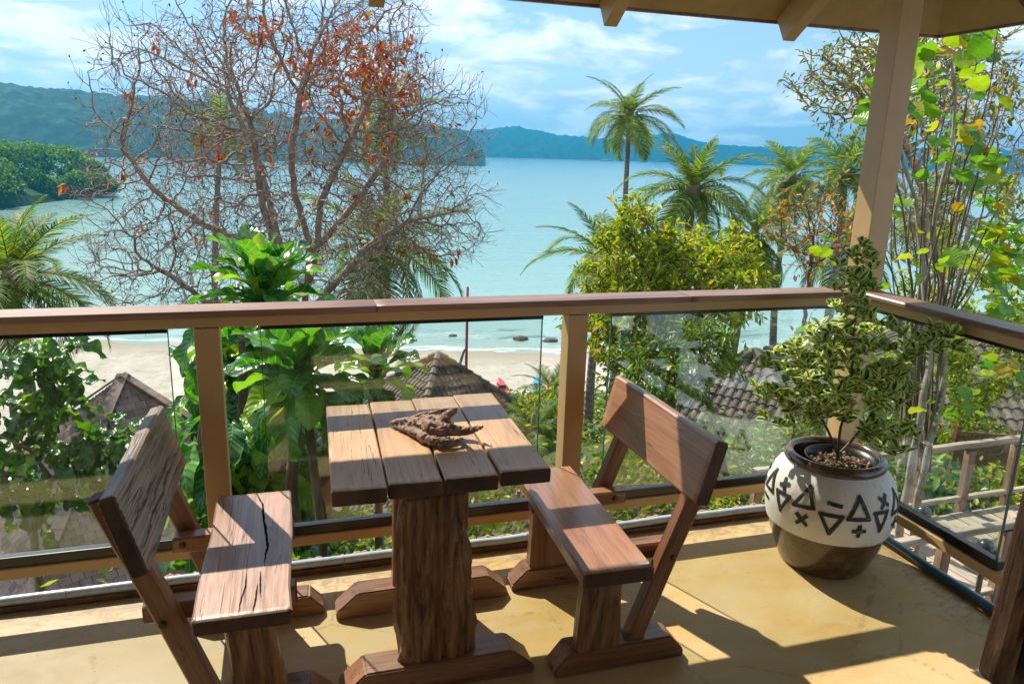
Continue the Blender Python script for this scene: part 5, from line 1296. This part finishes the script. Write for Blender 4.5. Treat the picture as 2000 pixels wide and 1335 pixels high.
# ================================================================== huts below
t = NT('brown_shingle'); oi = t.n('ShaderNodeObjectInfo'); at_ = t.n('ShaderNodeAttribute'); at_.attribute_name = 'tint'
v = t.math('FRACT', t.math('ADD', at_.outputs['Fac'], oi.outputs['Random'])); n_ = t.noise(t.coord((1, 1, 1), 'World'), 9, 6, .65)
c = t.ramp(v, [(0, (.19, .125, .10)), (.5, (.29, .20, .165)), (1, (.38, .275, .235))]); c = t.mix(c, (.08, .055, .045), t.ramp(n_, [(.5, 0.0), (.75, .7)])); t.pbr(c, .8, t.bump(n_, .4, .01), spec=.3); MT['shingle'] = t.m
t = NT('grey_tile'); oi = t.n('ShaderNodeObjectInfo'); at_ = t.n('ShaderNodeAttribute'); at_.attribute_name = 'tint'
v = t.math('FRACT', t.math('ADD', at_.outputs['Fac'], oi.outputs['Random'])); n_ = t.noise(t.coord((1, 1, 1), 'World'), 6, 6, .65)
c = t.ramp(v, [(0, (.10, .08, .07)), (.5, (.155, .125, .105)), (1, (.22, .18, .15))]); c = t.mix(c, (.06, .045, .035), t.ramp(n_, [(.5, 0.0), (.75, .7)])); t.pbr(c, .75, t.bump(n_, .4, .01), spec=.35); MT['tile'] = t.m
def tile_mesh(kind, w, l, th):
    mb = MB()
    if kind == 'flat': mb.box(-w*.48, w*.48, -l*.08, l*1.02, 0, th); return mb.mesh('shingle', MT['shingle'])
    # curved pantile: arc section along the slope
    n = 5; V = []; F = []
    for y in (0, l*1.06):
        for i in range(n+1):
            a = math.pi*i/n; V.append((-math.cos(a)*w*.33, y, math.sin(a)*w*.22+(th if y == 0 else 0)))
        V.append((w*.66, y, (th if y == 0 else 0)*.6))
    m_ = n+2
    for i in range(n+1): F.append((i, i+1, m_+i+1, m_+i))
    V += [(p[0], p[1], p[2]-th) for p in V]; k = 2*m_
    for i in range(n+1): F += [(k+m_+i, k+m_+i+1, k+i+1, k+i), (i+1, i, k+i, k+i+1)]
    return mk_mesh('roof_tile', V, F, MT['tile'])
def hut(label, apex, half, rise, rz, kind, tw, tl, wall_h, cat='hut', ridge=0.0, nobj=300, wallmat='bamboo', group='thatch brown beach huts', over=.5):
    """hipped hut: apex at the middle of a ridge 'ridge' long (local x), eaves half[0] x half[1] away"""
    ax = Vector(apex); gz = ax.z-rise-wall_h
    o = thing('beach_hut', label, cat, (ax.x, ax.y, gz), rz, group); M0 = WM[o.name]; hx, hy = half; ez = wall_h; rr_ = ridge/2; top = wall_h+rise
    rf = MB(); e = [(-hx, -hy, ez), (hx, -hy, ez), (hx, hy, ez), (-hx, hy, ez)]; r1, r2 = (-rr_, 0, top), (rr_, 0, top)
    faces = [(e[0], e[1], r2, r1), (e[1], e[2], r2, r2), (e[2], e[3], r1, r2), (e[3], e[0], r1, r1)]
    V = [tuple(Vector(p)-Vector((0, 0, .03))) for p in e+[r1, r2]]+[tuple(Vector(p)-Vector((0, 0, .14))) for p in e]
    mb = MB(); mb.add(V, [(0, 1, 5, 4), (1, 2, 5), (2, 3, 4, 5), (3, 0, 4), (1, 0, 6, 7), (2, 1, 7, 8), (3, 2, 8, 9), (0, 3, 9, 6), (6, 9, 8, 7)])
    deck = mb.obj('roof', MT['tile'] if kind != 'flat' else MT['shingle'], o, M=M0)
    tm = tile_mesh(kind, tw, tl, .022 if kind == 'flat' else .02); place = []
    for fi, (a, b, c_, d) in enumerate(faces):
        a, b, c_, d = map(Vector, (a, b, c_, d)); ux = (b-a).normalized(); mid = (c_+d)/2; foot_ = a+ux*((mid-a).dot(ux)); uy = (mid-foot_); H = uy.length; uy.normalize(); nz = ux.cross(uy)
        la = (d-a).dot(ux); lb = (c_-a).dot(ux); W = (b-a).length; rows = int(H/tl)
        for r in range(rows):
            y = r*tl; k = (y+tl*.5)/H; x0 = la*k; x1 = W+(lb-W)*k; off = (tw/2 if (r % 2 and kind == 'flat') else 0); nn = int((x1-x0)/tw)+1
            xx = math.ceil((x0-off)/tw)*tw+off
            while xx < x1:
                if x0+tw*.3 <= xx <= x1-tw*.3:
                    p = a+ux*xx+uy*y+nz*(.012 if kind == 'flat' else .0); M = Matrix.Identity(4)
                    j = rnd.uniform(-.012, .012); u2 = (ux+uy*j).normalized(); y2 = nz.cross(u2)
                    til = .045; yv = (y2*math.cos(til)-nz*math.sin(til)); zv = u2.cross(yv)
                    for i in range(3): M[i][0] = u2[i]; M[i][1] = yv[i]; M[i][2] = zv[i]
                    M.translation = p+nz*(tl*math.sin(til)); place.append(M0 @ M)
                xx += tw
    def facing(M): return (CAMP-M.translation).dot(Vector((M[0][2], M[1][2], M[2][2]))) > 0
    vis = [m_ for m_ in place if facing(m_)]; hid = [m_ for m_ in place if not facing(m_)]
    vis.sort(key=lambda m_: (m_.translation-CAMP).length); single, rest = vis[:nobj], vis[nobj:]+hid
    for m_ in single: link(tm.name.split('.')[0], tm, deck, m_)
    co = np.empty(len(tm.vertices)*3); tm.vertices.foreach_get('co', co); co = co.reshape(-1, 3); polys = [tuple(p.vertices) for p in tm.polygons]; V = []; F = []; T = []
    for k, m_ in enumerate(rest):
        A_ = np.array(m_); V.append(co @ A_[:3, :3].T+A_[:3, 3]); F += [tuple(i+k*len(co) for i in f) for f in polys]; T += [rnd.random()]*len(polys)
    if rest: link('roof_tiles', mk_mesh('roof_tiles', np.concatenate(V), F, MT['shingle' if kind == 'flat' else 'tile'], T), deck, kind='stuff')
    # ridge and hip caps
    cl_ = .26 if kind != 'flat' else .22; mb = MB(); nn = 6
    if kind == 'flat': mb.box(-.10, .10, 0, cl_*1.1, .0, .03)
    else: mb.tube([(0, 0, .02), (0, cl_*1.12, .0)], [.11, .09], 8, True)
    cap = mb.mesh('hip_tile', MT['tile' if kind != 'flat' else 'shingle'])
    for (p, q) in [(e[0], r1), (e[1], r2), (e[2], r2), (e[3], r1)]+([(r1, r2)] if ridge else []):
        p = Vector(p); q = Vector(q); n_ = int((q-p).length/cl_)
        for i in range(n_): a = p.lerp(q, i/n_); link('hip_tile', cap, deck, M0 @ frame(a+Vector((0, 0, .035)), q+Vector((0, 0, .035)), (0, 0, 1)))
    # walls of upright slats between posts under the eaves
    wx, wy = hx-over, hy-over; mb = MB(); mb.box(-wx+.03, wx-.03, -wy+.03, wy-.03, -1.5, ez-.15); mb.obj('wall', MT['wallcream'], o, M=M0)
    for x, y in ((-wx, -wy), (wx, -wy), (wx, wy), (-wx, wy)): mb = MB(); mb.box(x-.07, x+.07, y-.07, y+.07, -1.5, ez-.14); mb.obj('post', MT['brown'], o, M=M0)
    return o
rnd = random.Random(2)
A1 = at(240, 736, 14.2); hut('hut with a reddish brown shingled pyramid roof below the left glass panel', A1, (2.8, 2.8), 2.75, R_(30), 'flat', .17, .135, 1.5, nobj=300)
A2 = at(856, 694, 19.5); hut('hut with a grey ribbed pyramid roof directly behind the tabletop', A2, (3.9, 3.9), 3.2, R_(22), 'pan', .15, .22, 2.0, nobj=300)
A3 = at(1475, 690, 13.0); hut('hut with a grey tiled hip roof behind the right bench and the painted pot', A3, (3.0, 3.0), 2.1, R_(38), 'pan', .17, .24, 1.8, nobj=300)
A4 = at(2010, 628, 10.6); h4 = hut('hut with a long grey tiled roof outside the right glass panel', A4, (4.2, 2.6), 1.55, R_(-24), 'pan', .18, .25, 2.0, ridge=3.2, nobj=300)
# slatted bamboo screen under the right hut's eave, each slat its own
sc = at(1885, 850, 7.1); scr = thing('bamboo_screen', 'reddish bamboo slat screen with ragged lower edge outside the right glass panel', 'screen', (sc.x, sc.y, sc.z-.8))
p0 = at(1880, 842, 7.1); p1 = at(1990, 850, 6.55)
for i in range(22):
    k = i/21; t_ = p0.lerp(p1, k); hgt = .62+rnd.uniform(-.04, .05); mb = MB(); w_ = .021
    mb.box(-w_, w_, -.01, .01, -hgt, 0, Matrix.Translation(t_+Vector((0, rnd.uniform(-.006, .006), 0))) @ Matrix.Rotation(math.atan2(p1.y-p0.y, p1.x-p0.x), 4, 'Z')); mb.obj('slat', MT['bamboo'], scr)
for dz in (-.08, -.45): mb = MB(); mb.beam(p0+Vector((-.02, .03, dz)), p1+Vector((.02, .03, dz)), .03, .05); mb.obj('batten', MT['brown'], scr)
for q_ in (p0, p1): mb = MB(); mb.beam(Vector((q_.x, q_.y+.08, ground_z(q_.x, q_.y)-.2)), q_+Vector((0, .08, .05)), .06, .06, (0, 1, 0)); mb.obj('post', MT['brown'], scr)

# boardwalk outside the right railing
wk = thing('boardwalk', 'sun bleached timber boardwalk with pole handrails descending outside the right railing', 'boardwalk', (6.2, 3.6, -1.6))
L0 = Vector((3.55, 3.55, -1.42)); L1 = Vector((7.6, 3.75, -1.50)); wd = 1.15
u = (L1-L0).normalized(); v_ = Vector((-u.y, u.x, 0)); nb = 30
for i in range(nb):
    a = L0+u*(i*.138); mb = MB(); mb.box(-.062, .062, 0, wd, -.015, .015); M = Matrix.Translation(a+Vector((0, 0, rnd.uniform(-.006, .006)))) @ Matrix.Rotation(math.atan2(u.y, u.x)+rnd.uniform(-.015, .015), 4, 'Z')
    mb.obj('board', MT['walkwood'], wk, M=M, bevel=.003)
for k in (0.08, wd-.08): mb = MB(); mb.beam(L0+v_*k-Vector((0, 0, .075)), L1+v_*k-Vector((0, 0, .075)), .07, .11); mb.obj('joist', MT['brown'], wk)
for side_, hh in ((-.04, .62), (wd+.04, .62)):
    bar('pole_rail', MT['walkwood'], L0+v_*side_+Vector((0, 0, hh)), L1+v_*side_+Vector((0, 0, hh+.05)), .06, .05, wk, seed=3, amp=.004, rings=20)
    bar('pole_rail', MT['walkwood'], L0+v_*side_+Vector((0, 0, .12)), L1+v_*side_+Vector((0, 0, .14)), .05, .04, wk, seed=4, amp=.004, rings=20)
    for i in range(8):
        a = L0+u*(i*.57+.05)+v_*side_; g_ = ground_z(a.x, a.y)
        bar('post', MT['bamboo'], Vector((a.x, a.y, g_-.1)), a+Vector((0, 0, hh-.02)), .075, .065, wk, upv=(0, -1, 0), seed=i, amp=.003, rings=8)
t = NT('dark_globe'); t.pbr((.03, .035, .04), .12, coat=.6); MT['globe'] = t.m
for (px, py, lb) in [(1803, 1002, 'dark glass globe lamp on the far boardwalk rail nearest the pot'), (1926, 1070, 'dark glass globe lamp on a short stem before the boardwalk')]:
    p = at(px, py, 3.75 if px < 1850 else 2.9); gl = thing('globe_lamp', lb, 'lamp', (p.x, p.y, p.z-.5), group='globe lamps')
    bm = bmesh.new(); bmesh.ops.create_uvsphere(bm, u_segments=16, v_segments=10, radius=.055); me = bpy.data.meshes.new('globe'); bm.to_mesh(me); bm.free(); me.materials.append(MT['globe']); me.polygons.foreach_set('use_smooth', [True]*len(me.polygons))
    link('globe', me, gl, Matrix.Translation(p)); mb = MB(); mb.tube([p-Vector((0, 0, .9)), p-Vector((0, 0, .05))], .016, 8); mb.obj('stem', MT['metal'], gl)

# ================================================================== beach things
def kayak(label, px, py, D, rz, col, col2, pitch_=.0, L=3.0):
    p = atd(px, py, D); gz = ground_z(p.x, p.y); o = thing('kayak', label, 'kayak', (p.x, p.y, gz), rz, 'kayaks drawn up on the sand')
    M = WM[o.name] @ Matrix.Translation((0, 0, .06)) @ Matrix.Rotation(pitch_, 4, 'X'); n = 18; V = []; F = []; fm = []
    for i in range(n+1):
        k = i/n; y = (k-.5)*L; w = .37*math.sin(math.pi*(k*.94+.03))**.6; hgt = .30+.16*abs(2*k-1)**3
        ring = [(0, 0), (.6, .03), (.95, .13), (1, .24), (.86, 1), (.55, .97 if .3 < k < .7 else 1.05), (.0, .55 if .35 < k < .65 else 1.1)]
        pts = [(w*a, b*(hgt if b > .3 else .30)) for a, b in ring]; full = pts+[(-a, b) for a, b in pts[-2:0:-1]]
        for a, b in full: V.append((a, y, b))
        m_ = len(full)
        if i:
            for j in range(m_): F.append(((i-1)*m_+j, (i-1)*m_+(j+1) % m_, i*m_+(j+1) % m_, i*m_+j)); fm.append(1 if j in (0, 1, m_-1, m_-2) else 0)
    F.append(tuple(range(m_))[::-1]); F.append(tuple(range(n*m_, n*m_+m_))); fm += [0, 0]
    a_ = NT('kayak_plastic'); a_.pbr(col, .35, coat=.3); b_ = NT('kayak_hull_plastic'); b_.pbr(col2, .4)
    me = mk_mesh('hull', V, F, [a_.m, b_.m], smooth=True, fmat=fm); link('hull', me, o, M)
    for y in (-.45, .55):
        mb = MB(); mb.box(-.20, .20, y, y+.08, .20, .46); mb.obj('seat', MT['black'], o, M=M, bevel=.02)
    mb = MB(); mb.tube([(0, -1.40, .46), (0, -1.46, .52), (0, -1.52, .46)], .012, 6); mb.obj('grab_handle', MT['black'], o, M=M)
    return o
kayak('pink kayak farthest left of the row on the sand', 960, 756, 33, R_(8), (.75, .07, .14), (.75, .12, .2), .12)
kayak('pink kayak second from the left, beside the grey roof ridge', 986, 759, 33, R_(-6), (.78, .06, .10), (.8, .2, .2), .06)
kayak('bright blue kayak between the pink pair and the middle post', 1052, 758, 33, R_(-16), (.01, .33, .62), (.35, .6, .65), .06)
kayak('red and orange kayak just left of the middle post', 1080, 762, 33, R_(-12), (.75, .22, .08), (.8, .5, .1), .06)
kayak('yellow kayak on the sand behind the shingled hut roof', 128, 812, 27, R_(70), (.75, .38, .05), (.8, .5, .1), .0)
# red pole with a blue ribbon
pp_ = atd(910, 735, 33); g_ = ground_z(pp_.x, pp_.y); po = thing('red_pole', 'thin red pole with a blue ribbon planted in the sand', 'pole', (pp_.x, pp_.y, g_))
a_ = NT('red_paint'); a_.pbr((.32, .04, .04), .5); b_ = NT('blue_ribbon'); b_.pbr((.02, .2, .35), .6)
tz = at(911, 560, pp_.y).z
mb = MB(); mb.tube([(pp_.x, pp_.y, g_-.3), (pp_.x+.02, pp_.y, tz)], [.075, .06], 8); mb.obj('shaft', a_.m, po, smooth=True)
rb = at(908, 680, pp_.y); V = []; F = []
for i in range(7): V += [(rb.x-.05-.05*i-.02, rb.y-.08, rb.z-.14*i), (rb.x+.03-.04*i, rb.y-.08+.03*math.sin(i), rb.z-.14*i)]; F += [(2*i-2, 2*i-1, 2*i+1, 2*i)] if i else []
link('ribbon', mk_mesh('ribbon', V, F, b_.m), po)

# ================================================================== undergrowth on the slope
def shrub(label, px, py, Y, rx, rz_, n, seed, mat, L=.11, W=.04, cat='shrub', group='low shrubs on the slope'):
    p = at(px, py, Y); gz = ground_z(p.x, Y); rng = np.random.default_rng(seed); o = thing('shrub', label, cat, (p.x, Y, gz), group=group)
    A = ellipsoid_pts(rng, (p.x, Y, gz+rz_*.95), (rx, rx*.9, rz_), 240, .3, lump=.4); P, par = colonize([[(p.x, Y, gz-.1), (p.x, Y, gz+rz_*.5)], [(p.x+.1, Y, gz-.1), (p.x+rx*.4, Y, gz+rz_*.6)]], A, max(.07, rx*.11), rx*1.6, rx*.2, seed, .2, wob=.25)
    r, ch = radii(P, par, .004, 2.4, .03); V, F = skin(P, par, r); link('stems', mk_mesh('stems', V, F, MT['bark'], smooth=True), o)
    i = rng.integers(0, len(P), n); i = i[i > 3]; d = rng.normal(size=(len(i), 3)); d[:, 2] += .5
    foliage('leaves', P[i]+rng.normal(size=(len(i), 3))*L*.6, d, L, W, rng, mat, o, droop=.1); return o
shrub('yellow green shrub glowing through the glass below the right backrest', 1275, 930, 5.6, .55, .50, 1700, 1, G('lime_leaf', [(0, (.12, .2, .012)), (.5, (.26, .34, .02)), (.85, (.42, .45, .04)), (1, (.1, .2, .02))], .4, .5, (1.4, 1.4, .3)), .075, .028)
shrub('green shrub under the middle post behind the glass', 1180, 900, 7.5, .6, .5, 1300, 2, MT['bushlow'])
shrub('low fern green shrub below the bottom rail right of the table', 1260, 1010, 4.4, .55, .28, 1500, 3, MT['treeleaf'], .07, .026)
shrub('light green shrub beside the right hut roof', 1480, 900, 6.0, .5, .45, 1300, 4, MT['bush'], .07, .026)
shrub('green shrub below the shingled hut roof', 330, 930, 7.0, .7, .55, 1600, 5, MT['bush'], .11, .05)
shrub('shrub with yellow leaves beneath the left glass panel', 120, 1010, 6.3, .6, .45, 1100, 6, MT['bush'], .12, .05)
shrub('shrub next to the grey ribbed hut roof, left of the middle post', 1050, 850, 14, .6, .5, 1200, 7, MT['bush'], .16, .06)
shrub('shrub along the boardwalk, near rail side', 1830, 1030, 3.5, .4, .3, 900, 9, MT['treeleaf'], .08, .035)
shrub('leafy shrub beyond the boardwalk under the bamboo screen', 1850, 960, 5.4, .6, .5, 1500, 10, MT['ground_leaf'], .12, .06)
shrub('shrub at the right edge beyond the boardwalk', 1985, 900, 5.2, .5, .5, 1200, 11, MT['bush'], .1, .045)
shrub('dense yellow green shrub mass right of the corner post', 1940, 470, 7.8, 1.1, 2.1, 9000, 12, MT['bush'], .085, .035)
shrub('yellow green shrub behind the potted shrub', 1690, 700, 7.6, .8, 1.1, 3000, 13, MT['bush'], .10, .04)
rng = np.random.default_rng(77); n = 5200; C = []; S_ = []
while len(C) < n:
    Yc = 3.3+rng.random()**1.5*27; xc = rng.uniform(-.75, 1.05)*(Yc+3); z = ground_z(xc, Yc)
    if z < -9.6 or Yc > 24 or noise.noise(Vector((xc*.5, Yc*.5, 3))) < -.12: continue
    C.append((xc, Yc, z)); S_.append(.06+.007*Yc)
C = np.array(C); S_ = np.array(S_); reps = 26; CC = np.repeat(C, reps, 0); SS = np.repeat(S_, reps)
CC = CC+rng.normal(size=CC.shape)*np.array([1, 1, .6])*SS[:, None]*1.9; CC[:, 2] += SS*.6
V, F = leaf_quads(CC, SS*(.6+.7*rng.random(len(SS))), rng, .5, .42)
link('ground_cover', mk_mesh('ground_cover', V, F, MT['ground_leaf'], rng.random(len(F))), kind='stuff')
# dry leaf litter outside the floor edge and on the slope
n = 5000; C = np.stack([rng.uniform(-3.5, 7, n), FY+.12+np.abs(rng.normal(size=n))*1.2, np.zeros(n)], 1); C[:, 2] = [ground_z(a, b)+.02+.03*r for a, b, r in zip(C[:, 0], C[:, 1], rng.random(n))]
V, F = leaf_quads(C, .075, rng, .25, .5); link('leaf_litter', mk_mesh('leaf_litter', V, F, MT['litter'], rng.random(len(F))), kind='stuff')
# air
if HAZE:
    mb = MB(); mb.box(-3900, 3900, -60, 2450, -17, 110)
    t = NT('haze_air'); pv = t.n('ShaderNodeVolumePrincipled'); pv.inputs['Density'].default_value = HAZE; pv.inputs['Color'].default_value = (.02, .42, .80, 1); pv.inputs['Anisotropy'].default_value = .2
    t.L(pv.outputs[0], t.out.inputs['Volume']); hz = mb.obj('haze', t.m, kind='stuff')
